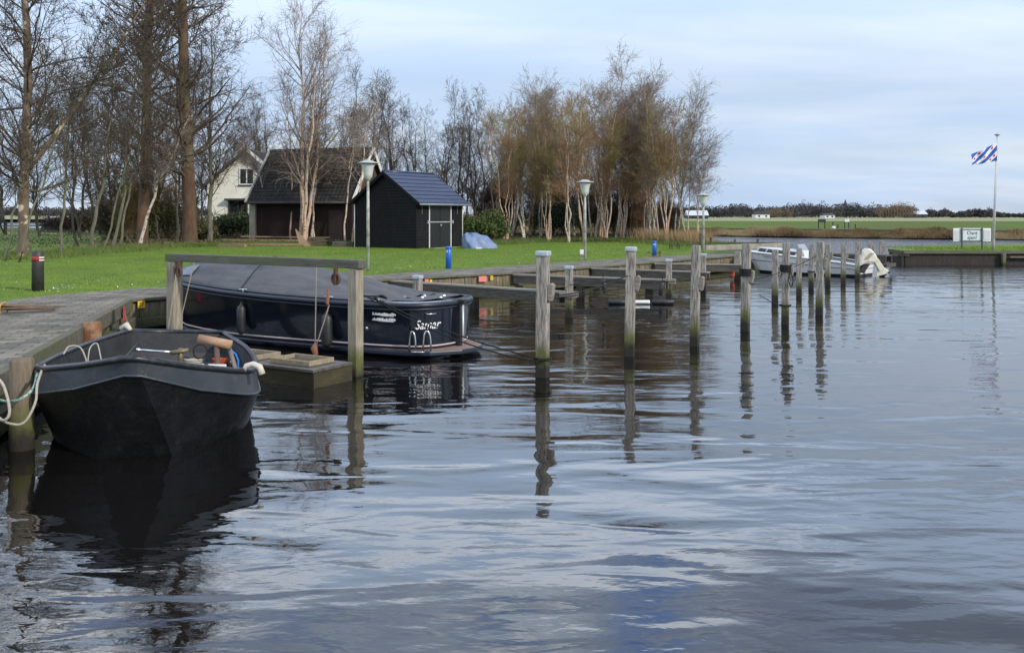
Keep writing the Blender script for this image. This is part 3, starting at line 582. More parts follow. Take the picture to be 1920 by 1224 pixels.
# ---- quay walls
def quay(name, label, pts, cope_z, plank_top, cope_h, cope_w, wal=(.12, .30), step=.24, seed=1, z0=-.6, mats=None):
    rng = random.Random(seed); r = root(name, label, 'quay wall', (pts[0][0], pts[0][1], 0)); o = Vector((pts[0][0], pts[0][1], 0))
    for (a, c) in zip(pts[:-1], pts[1:]):
        a, c = Vector((*a, 0))-o, Vector((*c, 0))-o; d = (c-a); L = d.length; d.normalize(); n_ = Vector((d.y, -d.x, 0))
        pl, cp, wl = MB(), MB(), MB(); k = max(1, int(L/step)); s = L/k
        for i in range(k):
            p = a+d*(i*s+.006); q = a+d*((i+1)*s-.006); off = rng.uniform(0, .025); zt = plank_top+rng.uniform(-.03, .0)
            pl.prism([p+n_*(.03+off), q+n_*(.03+off), q-n_*.05, p-n_*.05], (0, 0, zt-z0)); 
            for j in range(len(pl.v)-8, len(pl.v)): pl.v[j] = (pl.v[j][0], pl.v[j][1], pl.v[j][2]+z0)
        kk = max(1, round(L/2.6))
        for i in range(kk):
            p = a+d*(L*i/kk+(.0 if i else -.02)); q = a+d*(L*(i+1)/kk-.01); zz_ = rng.uniform(-.01, .012); hc = cope_h
            cp.beam(p+n_*(.035)+Vector((0, 0, cope_z-hc/2+zz_)), q+n_*.035+Vector((0, 0, cope_z-hc/2+zz_*.5)), cope_w, hc)
        wl.beam(a+n_*.13+Vector((0, 0, sum(wal)/2)), c+n_*.13+Vector((0, 0, sum(wal)/2)), .14, wal[1]-wal[0])
        for i in range(int(L/1.3)):
            p = a+d*(i*1.3+.5)+n_*.205+Vector((0, 0, sum(wal)/2)); wl.beam(p-d*.025, p+d*.025, .02, .05)
        pl.build('sheet_piling', mats or M_plank, r); cp.build('coping', M_cope, r, bevel=.008); wl.build('waling_beam', M_beam, r, bevel=.01)
    return r
quay('quay_wall', 'near timber quay wall with thick coping beam beside the dark workboat', [(-3.6, 1.2), (-8.27, 20.1)], GZ+.035, .46, .26, .13, wal=(.05, .30), seed=3)
quay('quay_wall', 'long timber quay wall of pale upright boards behind the finger jetties', QR, GZ+.02, GZ-.06, .06, .16, wal=(.05, .25), seed=7)
M_ylw = mat('yellow_plate', (.75, .48, .02), .6); M_red = mat('red_plate', (.62, .06, .06), .6, (.5, .05, .05), 9); M_ink = mat('black_ink', (.01, .01, .01), .6); M_pinkr = mat('faded_red_plate', (.70, .20, .17), .6)
def plate(u, v, w, h, seg, m_, label, txt=None, name='berth_plate'):
    a, c = Vector((*seg[0], 0)), Vector((*seg[1], 0)); d = (c-a).normalized(); n_ = Vector((d.y, -d.x, 0)); p = onray(u, v, a+n_*.145, d)
    b_ = MB(); b_.beam(p-d*w/2, p+d*w/2, .012, h); o = b_.build(name, m_); tag(o, label, 'number plate')
    if txt: place_text(txt, h*.8, p+n_*.009, d, (0, 0, 1), M_ink, o, name='number', extrude=.001)
plate(265, 571, .17, .15, [(-8.27, 20.1), (-3.54, 26.6)], M_ylw, 'yellow plate with black 27 on the quay wall behind the workboat', '27')
plate(233, 588, .22, .28, [(-8.27, 20.1), (-3.6, 1.2)][::-1], M_red, 'red marker board hanging from the near quay coping')
plate(905, 523, .30, .17, [(-3.54, 26.6), (.05, 29.6)], M_pinkr, 'red plate on the long quay wall, right of the capped post behind the boat')
plate(922, 521, .10, .13, [(-3.54, 26.6), (.05, 29.6)], M_ylw, 'yellow number plate right beside the larger red plate', '9')
plate(800, 527, .13, .11, [(-3.54, 26.6), (.05, 29.6)], M_pinkr, 'small faded red plate right beside the capped post behind the black boat')
plate(808, 527, .08, .09, [(-3.54, 26.6), (.05, 29.6)], M_ylw, 'small yellow plate right beside the capped post behind the black boat')

# ---- mooring piles
PG = 'tall timber mooring piles in the water'
def make_pile(h, s, cap=True, block=1.32, bside=1, lean=0.0, collar=None):
    r = root('mooring_pile', None, 'pile'); b_ = MB(); q = s/2
    rows = []
    for z, k in ((-1.2, 1.02), (0, 1.0), (h*.5, .99), (h-.02, .95), (h, .86)): rows.append([(q*k, -q*k*.9, z), (q*k*.9, -q*k, z), (-q*k*.9, -q*k, z), (-q*k, -q*k*.9, z), (-q*k, q*k*.9, z), (-q*k*.9, q*k, z), (q*k*.9, q*k, z), (q*k, q*k*.9, z)])
    b_.grid(rows, close=True); b_.add(rows[-1], [tuple(range(8))]); b_.build('shaft', M_wood, r)
    if cap: MB().box(-q-.012, -q-.012, h-.055, q+.012, q+.012, h+.02).build('cap', M_cap, r, bevel=.012)
    if block:
        b_ = MB(); x0 = q*.97; b_.prism([(x0, -q*.8, block-.13), (x0+.06, -q*.8, block-.15), (x0+.085, -q*.8, block-.05), (x0+.095, -q*.8, block+.10), (x0+.05, -q*.8, block+.13), (x0, -q*.8, block+.10)], (0, s*.8, 0))
        b_.build('cleat_block', M_lbeam, r, bevel=.01)
    if collar is not None:
        b_ = MB()
        for j in range(5): b_.tube([(math.cos(a)*(q+.035)*1.12, math.sin(a)*(q+.035)*1.12, collar+j*.03) for a in [i/12*6.283 for i in range(12)]], .019, 6, closed=True)
        b_.build('rope_collar', M_rope_k, r, True)
    r.rotation_euler = (rad(random.Random(int(h*1e4)).uniform(-.8, .8)), lean, rad(-22+random.Random(int(h*1e5)).uniform(-9, 9))); return r
piles = [(1017, 706, 473, .178, 1, 1.32, None, 'tallest looking nearest mooring pile with pale blue grey cap, behind it the first finger jetty'),
    (1180, 667, 465, .168, 1, 1.30, None, 'second mooring pile from the left in the front row, metal cap and yellow algae ring'),
    (1302, 648, 460, .155, 0, 1.20, None, 'third tall pile of the front row with deep vertical cracks and no cap'),
    (1397, 620, 457, .17, 0, 1.18, 1.20, 'pile with black rope wound round it in front of the white boat bow'),
    (1472, 608, 455, .155, 0, 1.20, 1.22, 'pile carrying a black rope collar and hanging loop before the white boat'),
    (1536, 590, 452, .165, 0, 1.30, None, 'dark weathered pile, rightmost of the tall front row'),
    (1453, 566, 468, .17, 0, .9, None, 'shorter pile left of the one with rope collar and loop'),
    (1498, 554, 465, .16, 0, 1.0, None, 'short pile just right of the pile with collar and loop'),
    (1521, 540, 458, .16, 0, 1.05, None, 'thin pile with a rope ring left of the rightmost tall front pile'),
    (1552, 535, 457, .17, 0, 1.05, None, 'pile close behind the rightmost tall front pile'),
    (1581, 531, 455, .165, 0, 1.0, None, 'pile before the registration letters of the white boat'),
    (1607, 524, 453, .165, 0, 1.1, None, 'pile directly left of the tilted outboard motor'),
    (1631, 516, 452, .17, 0, 1.1, None, 'pile behind the top of the tilted outboard motor'),
    (1652, 508, 451, .165, 0, 1.0, None, 'last pile on the right at the end of the plank jetty')]
PP = {}
for i, (u, yw, vt, s, cap, blk, col_, lb) in enumerate(piles):
    D = F*H/(yw-HZ); h = zat(vt, D); r = make_pile(h, s, bool(cap), min(blk, h-.3), lean=rad([.6, 1.0, .9, .9, 1.0, 1.1, .3, .2, .3, .2, .4, .5, .3, .3][i]), collar=col_); p = pd(u, D, 0)
    r.location = p; tag(r, lb, 'pile', PG); PP[u] = (p, h)
short = [(783, 19.6, 518, .20, 'short capped post behind the stern cover of the black boat'), (1067, 22.7, 500, .22, 'short capped post at the end of the first finger jetty'),
    (1254, 27.7, 487, .22, 'short capped post at the end of the second finger jetty'), (1319, 31.0, 477, .20, 'short post half hidden behind the cracked uncapped pile'), (1383, 36.0, 472, .30, 'wide short post left of the white boat bow beside the red fender')]
for i, (u, D, vt, s, lb) in enumerate(short):
    h = zat(vt, D); r = make_pile(h, s*.8, i != 4, None); r.location = pd(u, D, 0); tag(r, lb, 'post', 'short posts ending the finger jetties')
    b_ = MB(); b_.cbox((0, -s*.45, h*.45), (s*1.9, .07, .14)); b_.cbox((0, s*.45, h*.45), (s*1.9, .07, .14)); b_.build('clamp_beam', M_lbeam, r, bevel=.008)
# jetties
def finger(p, q, z, w, label, post=None, dbl=False, top=M_lbeam, under=.24, rails=True):
    p, q = Vector((*p, 0)), Vector((*q, 0)); d = q-p; L = d.length; r = root('finger_jetty', label, 'jetty', (p.x, p.y, 0), math.atan2(d.y, d.x), 'finger jetties'); n_ = 2 if L > 4 else 1
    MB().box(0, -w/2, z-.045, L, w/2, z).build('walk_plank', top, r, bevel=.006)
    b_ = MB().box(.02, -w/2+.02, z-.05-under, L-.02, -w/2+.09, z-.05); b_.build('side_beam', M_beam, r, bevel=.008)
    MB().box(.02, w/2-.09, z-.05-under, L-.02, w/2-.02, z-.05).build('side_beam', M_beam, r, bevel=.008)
    for t_ in (post or []): MB().cbox((L*t_, 0, z/2-.5), (.20, .20, z+.72)).build('post', M_wood, r, bevel=.012)
    return r
finger((-3.45, 26.7), (1.25, 22.85), .62, .34, 'first finger jetty from the left, a dark plank walkway behind the nearest pile', [.52, .25])
finger((.10, 29.5), (4.5, 27.0), .62, .34, 'second finger jetty from the left, ending at a capped post', [.45])
finger((2.85, 32.8), (6.45, 30.6), .62, .34, 'third finger jetty, seen behind the second and third tall piles', [.5])
finger((5.5, 36.0), (8.7, 35.2), .62, .34, 'fourth finger jetty, ending left of the white boat', [.5])
finger((-7.2, 21.6), (-2.1, 19.75), .55, .34, 'finger jetty hidden behind the covered black boat, ending at its post', [.5])
r = root('plank_jetty', 'long dark plank jetty behind the white boat and its outboard', 'jetty', (10.8, 43.6, 0), math.atan2(39.6-43.6, 16.0-10.8)); L = 6.56
MB().box(0, -.45, .72, L, .45, .78).build('deck', M_beam, r, bevel=.006)
for y in (-.42, .42): MB().box(.1, y-.04, .45, L, y+.04, .715).build('side_beam', M_beam, r, bevel=.008)
MB().box(L-.25, -.75, .28, L+.12, .62, .42).build('end_beam', M_beam, r, bevel=.01)
for x in (1.5, 3.3, 5.0, 6.35): MB().box(x-.09, -.32, -1, x+.09, -.14, .715).build('post', M_wood, r, bevel=.01)
# low retaining edge and stakes at the tip of the quay
a, c = at(1322, 470, GZ), at(1474, 467, GZ)
o = MB().beam(Vector((a.x, a.y, GZ+.12)), Vector((15.4, 52.0, GZ+.12)), .15, .30).build('edging_wall', mat('pale_concrete', (.36, .33, .28), .9, (.20, .18, .15), 2, bump=.3), bevel=.01); tag(o, 'low pale concrete edging at the tip of the quay, beyond the third lamp', 'edging')
a = at(1330, 460, GZ+.1)
o = MB().beam(Vector((10.6, 54.5, GZ+.10)), Vector((15.9, 53.9, GZ+.10)), .12, .26).build('edging_wall', M_beam); tag(o, 'dark timber edging behind the pale concrete edging at the quay tip', 'edging')
for u, D, vt, lb in [(1333, 53, 445, 'leftmost slim stake standing in the water beyond the quay tip'), (1378, 54, 449, 'second slim stake beyond the quay tip'), (1421, 54, 448, 'third slim stake beyond the quay tip, left of the cabin windows'), (1314, 50, 437, 'dark leaning stake just left of the third lamp pole')]:
    z = zat(vt, D); o = MB().tube([pd(u-1, D, -.3), pd(u, D, z)], [.08, .07], 8).build('stake', M_barkd, None, True); tag(o, lb, 'stake', 'stakes beyond the quay tip')
# near posts at the workboat
p = at(41, 841, 0); r = root('mooring_post', 'thick round mooring post at the left edge with green white rope', 'post', (p.x, p.y, 0))
MB().lathe([(.135, -1.2), (.128, 0), (.122, .93), (.11, .965), (0, .97)], 20).build('shaft', mat('round_post_wood', (.21, .165, .115), .85, (.11, .085, .06), 6, (4, 4, .5), bump=.6, wet=(.20, .38)), r, True); P42 = p.copy()
p = pd(160, 15.2, 0); r = root('mooring_post', 'short rust brown post against the near quay behind the workboat', 'post', (p.x+.1, p.y, 0)); MB().lathe([(.155, -1), (.155, .73), (.14, .75), (0, .752)], 18).build('shaft', M_rust, r, True)
MB().tube([(math.cos(a)*.19, math.sin(a)*.19, .30+.05*math.cos(a)) for a in [i/16*6.283 for i in range(16)]], .012, 6, closed=True).build('rope_ring', M_rope_w, r, True)

# ---- lamps, pillars, bollard
def lamp(u, v, vt, label):
    p = at(u, v, GZ); h = zat(vt, p.y)-GZ; r = root('street_lamp', label, 'lamp', p, .3, 'lamp posts on the lawn edge'); k = h/3.6
    MB().lathe([(.055, -.1), (.052, h*.5), (.040, h-.62), (.0, h-.62)], 14).build('pole', mat('lamp_pole_grey', (.50, .50, .45), .6, (.38, .38, .33), 5, col3=(.22, .22, .18), scale3=3), r, True)
    z = h-.66; MB().lathe([(.0, z), (.075, z), (.085, z+.06), (.14, z+.10), (.15, z+.2), (.19, z+.42), (.245, z+.52), (.0, z+.52)], 20).build('lantern', mat('lamp_glass_milky', (.60, .62, .58), .35, (.50, .52, .48), 5), r, True)
    MB().lathe([(.0, z+.525), (.35, z+.545), (.355, z+.565), (.22, z+.60), (.14, z+.63), (.06, z+.66), (0, z+.66)], 24).build('shade', mat('lamp_cap_grey', (.42, .43, .41), .5), r, True)
    b_ = MB(); 
    for a in (0, 2.1, 4.2): b_.tube([(.13*math.cos(a), .13*math.sin(a), z+.6), (.15*math.cos(a), .15*math.sin(a), z+.68)], .012, 6)
    b_.build('lug', M_galv, r)
lamp(690, 508, 300, 'nearest and largest lamp post, standing left of the black shed'); lamp(1097, 489, 337, 'middle lamp post in front of the birch thicket'); lamp(1319, 473, 362, 'farthest lamp post at the right end of the lawn')
M_blue = mat('blue_enamel', (.015, .10, .48), .35, (.02, .13, .5), 5)
def pillar(u, v, vt, label):
    p = at(u, v, GZ); h = zat(vt, p.y)-GZ; r = root('power_pillar', label, 'power pillar', p, 0, 'blue power pillars')
    MB().lathe([(.095, 0), (.095, h*.86), (.088, h*.87), (.088, h*.89), (.098, h*.90), (.098, h-.01), (.085, h), (0, h)], 20).build('column', M_blue, r, True)
    MB().cbox((-.04, -.10, h*.78), (.05, .04, .08)).build('socket', M_galv, r, bevel=.006); MB().lathe([(.13, -.01), (.13, .012), (0, .013)], 16).build('foot', mat('foot_grey', (.3, .3, .28), .8), r)
pillar(841, 505, 462, 'nearer blue power pillar on the lawn in front of the shed'); pillar(1227, 481, 452, 'farther blue power pillar on the lawn before the thicket')
p = at(71, 546, GZ); r = root('bollard', 'black round bollard with red and white bands on the lawn', 'bollard', p)
MB().lathe([(.14, -.05), (.135, .68), (.135, .945), (.12, .96), (0, .965)], 24).build('post', mat('bollard_black', (.022, .022, .022), .55, (.04, .04, .038), 8), r, True)
MB().lathe([(.1375, .72), (.1385, .72), (.1385, .84), (.1375, .84)], 24).build('red_band', mat('band_red', (.28, .03, .02), .6), r, True)
b_ = MB()
for z in (.735, .80): b_.add([(.1415*math.cos(a), .1415*math.sin(a), z+dz) for dz in (0, .03) for a in [(-.9+i*.15) for i in range(9)]], [(i, i+1, i+10, i+9) for i in range(8)])
b_.build('white_band', M_white, r)
p = at(1091, 488, GZ); r = root('meter_post', 'small white box on a stump beside the middle lamp', 'meter box', p); MB().cbox((0, 0, .12), (.09, .09, .24)).build('stump', M_lbeam, r); MB().cbox((0, 0, .33), (.16, .13, .2)).build('box', M_white, r, bevel=.015)
p = at(1265, 467, GZ); r = root('grill_stand', 'small dark metal stand on the lawn near the thicket end', 'stand', p, .3); b_ = MB()
for x in (-.22, .22): b_.box(x-.02, -.15, 0, x+.02, -.11, .26); b_.box(x-.02, .11, 0, x+.02, .15, .34)
b_.build('leg', M_black, r); MB().box(-.25, -.16, .16, .25, .16, .19).build('top', M_black, r)
# bundle of poles at the left edge
r = root('pole_bundle', 'bundle of brown sticks tied with yellow cord on the paving at the left edge', 'stick bundle', at(-5, 588, GZ)); rr = random.Random(4); b_ = MB(); base = at(-5, 588, GZ)
for i in range(13):
    q = Vector((rr.uniform(1.0, 1.35), rr.uniform(.35, .75), .03+rr.random()*.05)); b_.tube([Vector((-1.6, rr.uniform(-.14, .14), .05+rr.random()*.16)), Vector((0, rr.uniform(-.09, .09), .04+rr.random()*.13)), q*.75+Vector((0, rr.uniform(-.1, .1), .03))], [.022, .02, .009], 6)
b_.build('stick', mat('dry_stick', (.20, .13, .08), .9, (.11, .07, .045), 9), r, True); MB().tube([(.12, math.cos(a)*.15, .09+math.sin(a)*.12) for a in [i/14*6.283 for i in range(14)]], .013, 6, closed=True).build('cord', mat('yellow_cord', (.5, .33, .06), .8), r, True)

# ---- black shed
M_shed = mat('black_tarred_boards', (.004, .004, .0045), .65, (.009, .009, .010), 3, (1, 1, 1), spec=.25, bump=.4, bscale=10, lo=.4, hi=.75)
M_sroof = mat('blue_black_pantile_sheet', (.010, .022, .070), .32, (.016, .032, .085), 2, coat=.2)
r = root('garden_shed', 'black boarded shed with dark blue tiled roof at the back of the lawn', 'shed', (-5.14, 50, GZ), math.atan2(.834, .552)); Ls, Lg, he, hr = 4.06, 4.35, 2.62, 4.10
def roofz(y): return he+(hr-he)*(1-abs(y-Lg/2)/(Lg/2))
b_ = MB(); bh = .165; i = 0; z = 0
while z < hr-.05:                         # gable end, lap boards
    z1 = min(z+bh, hr); hw0 = Lg/2 if z < he else (hr-z)/(hr-he)*Lg/2; hw1 = Lg/2 if z1 < he else (hr-z1)/(hr-he)*Lg/2
    for xs_, sg in ((0, -1), (Ls, 1)):
        b_.add([(xs_+sg*.055, Lg/2-hw0, z), (xs_+sg*.055, Lg/2+hw0, z), (xs_+sg*.010, Lg/2+hw1, z1+.012), (xs_+sg*.010, Lg/2-hw1, z1+.012), (xs_-sg*.02, Lg/2-hw0, z), (xs_-sg*.02, Lg/2+hw0, z), (xs_-sg*.02, Lg/2+hw1, z1), (xs_-sg*.02, Lg/2-hw1, z1)], [(0, 1, 2, 3), (7, 6, 5, 4), (0, 4, 5, 1), (1, 5, 6, 2), (3, 2, 6, 7), (0, 3, 7, 4)])
    if z < he-.02:
        for ys_, sg in ((0, -1), (Lg, 1)):
            for xa, xb in (((0, 1.06), (3.02, Ls)) if sg < 0 else ((0, Ls),)): b_.add([(xa, ys_+sg*.055, z), (xb, ys_+sg*.055, z), (xb, ys_+sg*.010, z1+.012), (xa, ys_+sg*.010, z1+.012), (xa, ys_-sg*.02, z), (xb, ys_-sg*.02, z), (xb, ys_-sg*.02, z1), (xa, ys_-sg*.02, z1)], [(0, 1, 2, 3), (7, 6, 5, 4), (0, 4, 5, 1), (1, 5, 6, 2), (3, 2, 6, 7), (0, 3, 7, 4)])
    z = z1
b_.build('wall', M_shed, r)
for x, y in ((0, 0), (Ls, 0), (0, Lg), (Ls, Lg)): MB().cbox((x, y, he/2), (.10, .10, he)).build('corner_post', M_shed, r, bevel=.008)
for x0, x1 in ((1.12, 2.02), (2.05, 2.96)):
    b_ = MB(); k = 6 if x0 < 2 else 1; w_ = (x1-x0)/k
    for j in range(k): b_.box(x0+j*w_+.004, -.045, .03, x0+(j+1)*w_-.004, -.01, he-.16)
    b_.build('door', mat('door_charcoal', (.010, .0105, .011), .5, (.015, .015, .016), 4), r, bevel=.004)
for x in (1.07, 3.0): MB().box(x-.03, -.075, .02, x+.03, -.02, he-.12).build('door_post', M_white, r)
MB().box(.95, -.10, 1.40, 3.14, -.078, 1.455).build('locking_bar', M_galv, r); MB().box(1.99, -.115, 1.22, 2.11, -.06, 1.30).build('padlock', M_galv, r)
for x in (.92, 3.14): MB().box(x-.04, -.11, 1.34, x+.04, -.04, 1.52).build('bracket', M_galv, r)
for x in (.45, 3.6): MB().box(x-.025, -.06, 1.85, x+.025, -.036, 2.35).build('vent', mat('vent_grey', (.10, .10, .10), .6), r)
MB().tube([(Ls-.02, -.09, 0), (Ls-.02, -.09, he-.35), (Ls-.02, -.22, he-.16)], .04, 8).build('downpipe', M_white, r, True); MB().tube([(-.02, Lg+.06, 0), (-.02, Lg+.06, he-.2)], .045, 8).build('downpipe', M_white, r, True)
MB().box(1.0, -.5, 0, 3.1, -.1, .03).build('doorstep', M_galv if False else mat('step_slab', (.3, .29, .26), .9), r)
def tile_sheet(u0, u1, eave, ridge, nu, nv, amp=.03, step=.025, m_=None, name='roof', par=None, thick=.05):
    # eave/ridge: functions of u giving 3-D points; a wavy tiled slab with real thickness
    rows = []; K = nu*6
    for j in range(nv):
        for e, off in ((0, step), (1, 0)):
            t_ = (j+e)/nv; row = []
            for i in range(K+1):
                u = u0+(u1-u0)*i/K; a, c = Vector(eave(u)), Vector(ridge(u)); q = a.lerp(c, t_); sl_ = (c-a); xd = Vector(eave(u1))-Vector(eave(u0)); n_ = xd.cross(sl_).normalized()
                if n_.z < 0: n_ = -n_
                row.append(q+n_*(abs(math.sin(math.pi*i/6))*amp+off))
            rows.append(row)
    lo_ = [[p-Vector((0, 0, thick+amp)) for p in rows[0]], ]; b_ = MB(); b_.grid([lo_[0]]+rows+[[p-Vector((0, 0, thick+amp)) for p in rows[-1]]]); b_.grid([lo_[0], [p-Vector((0, 0, thick+amp)) for p in rows[-1]]])
    return b_.build(name, m_, par)
ov = .38; ez = he-ov*(hr-he)/(Lg/2)
tile_sheet(-.22, Ls+.22, lambda u: (u, -ov, ez+.10), lambda u: (u, Lg/2, hr+.10), 20, 8, .028, .022, M_sroof, 'roof_slope', r); tile_sheet(-.22, Ls+.22, lambda u: (u, Lg+ov, ez+.10), lambda u: (u, Lg/2, hr+.10), 20, 8, .028, .022, M_sroof, 'roof_slope', r)
MB().tube([(-.24, Lg/2, hr+.11), (Ls+.24, Lg/2, hr+.11)], .075, 10).build('ridge_cap', M_sroof, r, True)
for x in (-.23, Ls+.23):
    for y in (-ov, Lg+ov): MB().beam((x, y, ez+.03), (x, Lg/2, hr+.03), .03, .16).build('bargeboard', M_shed, r)
MB().tube([(-.2, -ov-.05, ez+.02), (Ls+.25, -ov-.05, ez+.02)], .055, 8).build('gutter', mat('gutter_grey', (.22, .25, .28), .4), r, True)

# ---- garage and white house
M_tile = mat('dark_roof_tiles', (.024, .021, .019), .8, (.045, .038, .032), 1.5, detail=8, bump=.3)
M_brick = mat('dark_red_brick', (.026, .010, .008), .9, (.016, .008, .007), 4, detail=8, bump=.4)
r = root('garage', 'brick garage with steep dark tiled roof behind the tall birch', 'garage', (-9.94, 58, GZ), math.atan2(-.34, .94))
# local x runs right and nearer; the building lies on negative x; y runs back
Wd, Lx, ge, gr = 5.4, 7.8, 2.6, 6.08
MB().box(-Lx+.35, .45, 0, -.25, Wd-.45, ge+.15).build('wall', M_brick, r)
for xg in (-.26, -Lx+.5): MB().prism([(xg, .46, ge+.14), (xg, Wd-.46, ge+.14), (xg, Wd/2, gr-.25)], (-.15, 0, 0)).build('gable', mat('gable_boards_brown', (.075, .05, .035), .85, (.05, .035, .025), 3, (1, 4, 1)), r)
tile_sheet(-Lx, 0, lambda u: (u, 0, ge), lambda u: (u, Wd/2, gr), 26, 15, .035, .03, M_tile, 'roof_slope', r); tile_sheet(-Lx, 0, lambda u: (u, Wd, ge), lambda u: (u, Wd/2, gr), 26, 15, .035, .03, M_tile, 'roof_slope', r)
MB().tube([(-Lx, Wd/2, gr+.04), (0, Wd/2, gr+.04)], .12, 8).build('ridge', M_tile, r, True)
for x in (-Lx-.03, .03):
    for y in (-.04, Wd+.04): MB().beam((x, y, ge-.02), (x, Wd/2, gr+.06), .05, .26).build('bargeboard', M_white, r)
MB().tube([(-Lx, -.08, ge-.02), (0, -.08, ge-.02)], .07, 8).build('gutter', mat('gutter_dark', (.05, .05, .05), .5), r, True)
MB().box(-Lx+.02, .30, 0, -Lx+.46, .62, ge-.05).build('pillar', mat('sand_stone', (.46, .41, .32), .9, (.36, .32, .25), 5), r); MB().box(-1.9, .40, 0, -1.0, .448, 2.1).build('door', mat('door_darkbrown', (.03, .018, .014), .6), r)
M_hwhite = mat('white_wall_paint', (.86, .83, .72), .8, (.76, .73, .62), 1.2, detail=7); M_glass = mat('window_glass', (.015, .018, .02), .08)
hp = pd(465, 70, GZ); r = root('house', 'white gabled house with dark roof, left of the garage', 'house', hp); hz = 7.36-GZ; hl = 4.55-GZ; hw = 3.3
MB().prism([(-hw+.25, 0, 0), (hw-.25, 0, 0), (hw-.25, 0, hl+.22), (0, 0, hz-.1), (-hw+.25, 0, hl+.22)], (0, 9, 0)).build('wall', M_hwhite, r)
for sg in (-1, 1):
    tile_sheet(-.45, 9.4, lambda u: (sg*(hw+.02), u, hl), lambda u: (0, u, hz+.06), 30, 12, .03, .03, M_tile, 'roof_slope', r)
    MB().beam((sg*(hw+.05), -.48, hl-.06), (0, -.48, hz+.0), .05, .22).build('bargeboard', M_white if sg > 0 else mat('barge_dark', (.05, .045, .04), .7), r)
b_ = MB(); b_.prism([(.5, 2.0, hl+.6), (.5, 7.0, hl+.6), (.5, 4.5, hz+.05)], (5.2, 0, 0)); b_.build('cross_roof', M_tile, r)
def window(x0, x1, z0, z1, n_, fr, par, y=0, panes=None):
    f = MB().box(x0-.07, y-.06, z0-.07, x1+.07, y-.003, z1+.07); f = f.build('window', fr, par)
    w_ = (x1-x0)/n_
    for i in range(n_): MB().box(x0+i*w_+.05, y-.075, z0+.03, x0+(i+1)*w_-.05, y-.062, z1-.03).build('pane', M_glass, f)
    b_ = MB()
    b_.box(x0-.13, y-.10, z0-.14, x1+.13, y-.001, z0-.075); b_.build('sill', mat('sill_dark', (.06, .06, .06), .6), f)
X_ = lambda u: (u-960)/F*70-hp.x
window(X_(450), X_(476), zat(345, 70)-GZ, zat(317, 70)-GZ, 2, M_white, r); window(X_(430), X_(463), zat(399, 70)-GZ, zat(378, 70)-GZ, 2, mat('frame_dark_green', (.03, .04, .035), .5), r)
MB().box(X_(424), -.5, zat(376, 70)-GZ, X_(470), -.02, zat(372.5, 70)-GZ).build('canopy', mat('barge_dark', (.05, .045, .04), .7), r); MB().box(X_(472), -.09, zat(386, 70)-GZ, X_(484), -.02, zat(383, 70)-GZ).build('outdoor_lamp', M_black, r)

# ---- heaps beside the buildings
r = root('blue_sheet_heap', 'heap covered by a pale blue tarpaulin beside the shed', 'tarpaulin heap', at(890, 466, GZ)); rows = []
for j in range(15):
    t_ = j/14; a_ = t_*math.pi/2; row = []
    for i in range(48):
        q = i/48*6.283; k = 1+.10*math.sin(3*q+1)+.08*math.sin(7*q+t_*4)+.035*math.sin(17*q)*(1-t_); rx = .85+.22*math.cos(q); row.append((math.cos(q)*rx*k*math.cos(a_)**.8*1.0-(.30*math.sin(a_)), math.sin(q)*.65*k*math.cos(a_)**.8, .78*math.sin(a_)**.9*(1+.06*math.sin(5*q))*(1+.10*math.sin(q*4+a_*9)*math.cos(a_)+.07*math.sin(q*9-a_*7))))
    rows.append(row)
MB().grid(rows, close=True).build('tarpaulin', mat('blue_tarpaulin', (.12, .18, .33), .55, (.20, .26, .40), 3, bump=1.0, bscale=5), r, True); MB().box(.1, -.80, .0, .42, -.62, .09).build('white_block', M_white, r)
M_log = mat('tan_timber', (.36, .25, .15), .9, (.22, .15, .09), 6, (.4, 4, 4), rnd=True)
rr = random.Random(9)
for i, (u0, u1, v, zz_, w_) in enumerate([(405, 570, 461, .10, .16), (418, 560, 458, .26, .13), (452, 590, 456, .42, .10), (410, 460, 463, .08, .2)]):
    a, c = at(u0, v, GZ), at(u1, v+1, GZ); o = MB().beam(Vector((a.x, a.y, GZ+zz_)), Vector((c.x, c.y, GZ+zz_+rr.uniform(-.03, .03))), w_, w_*.9).build('timber_beam', M_log, None, False, .012)
    tag(o, ['lowest long timber lying on the grass before the garage', 'middle long timber of the low pile before the garage', 'thin top timber of the low pile before the garage', 'short thick timber at the left end of the low pile'][i], 'timber', 'timbers piled before the garage')
for i in range(6):
    a = at(598, 461, GZ); b_ = MB(); x0 = -.62+rr.uniform(-.08, .08); b_.box(x0, -.3, 0, x0+1.15+rr.uniform(-.1, .15), .3, .075); o = b_.build('plank', M_log, None, False, .006); o.location = (a.x, a.y, GZ+.005+i*.088); o.rotation_euler.z = rr.uniform(-.15, .15)
    tag(o, ['lowest', 'second lowest', 'third lowest', 'third highest', 'second highest', 'topmost'][i]+' short sawn plank in the small tan stack beside the shed', 'plank', 'planks in the small tan stack')
a = at(566, 462, GZ); o = MB().prism([(-.45, 0, 1.05), (-.36, 0, 1.0), (.42, 0, .12), (.5, 0, 0), (-.15, 0, 0)], (0, .03, 0)).build('leaning_board', M_log, None); o.location = a; o.rotation_euler.x = rad(-14); tag(o, 'pointed tan board leaning against the foot of the tall garage birch', 'board')
o = MB().box(-1.2, -.3, 0, .0, .3, .3).build('dark_timber_stack', M_beam, None, False, .02); o.location = at(664, 463, GZ); tag(o, 'dark low stack of timber beside the left corner of the shed', 'timber')

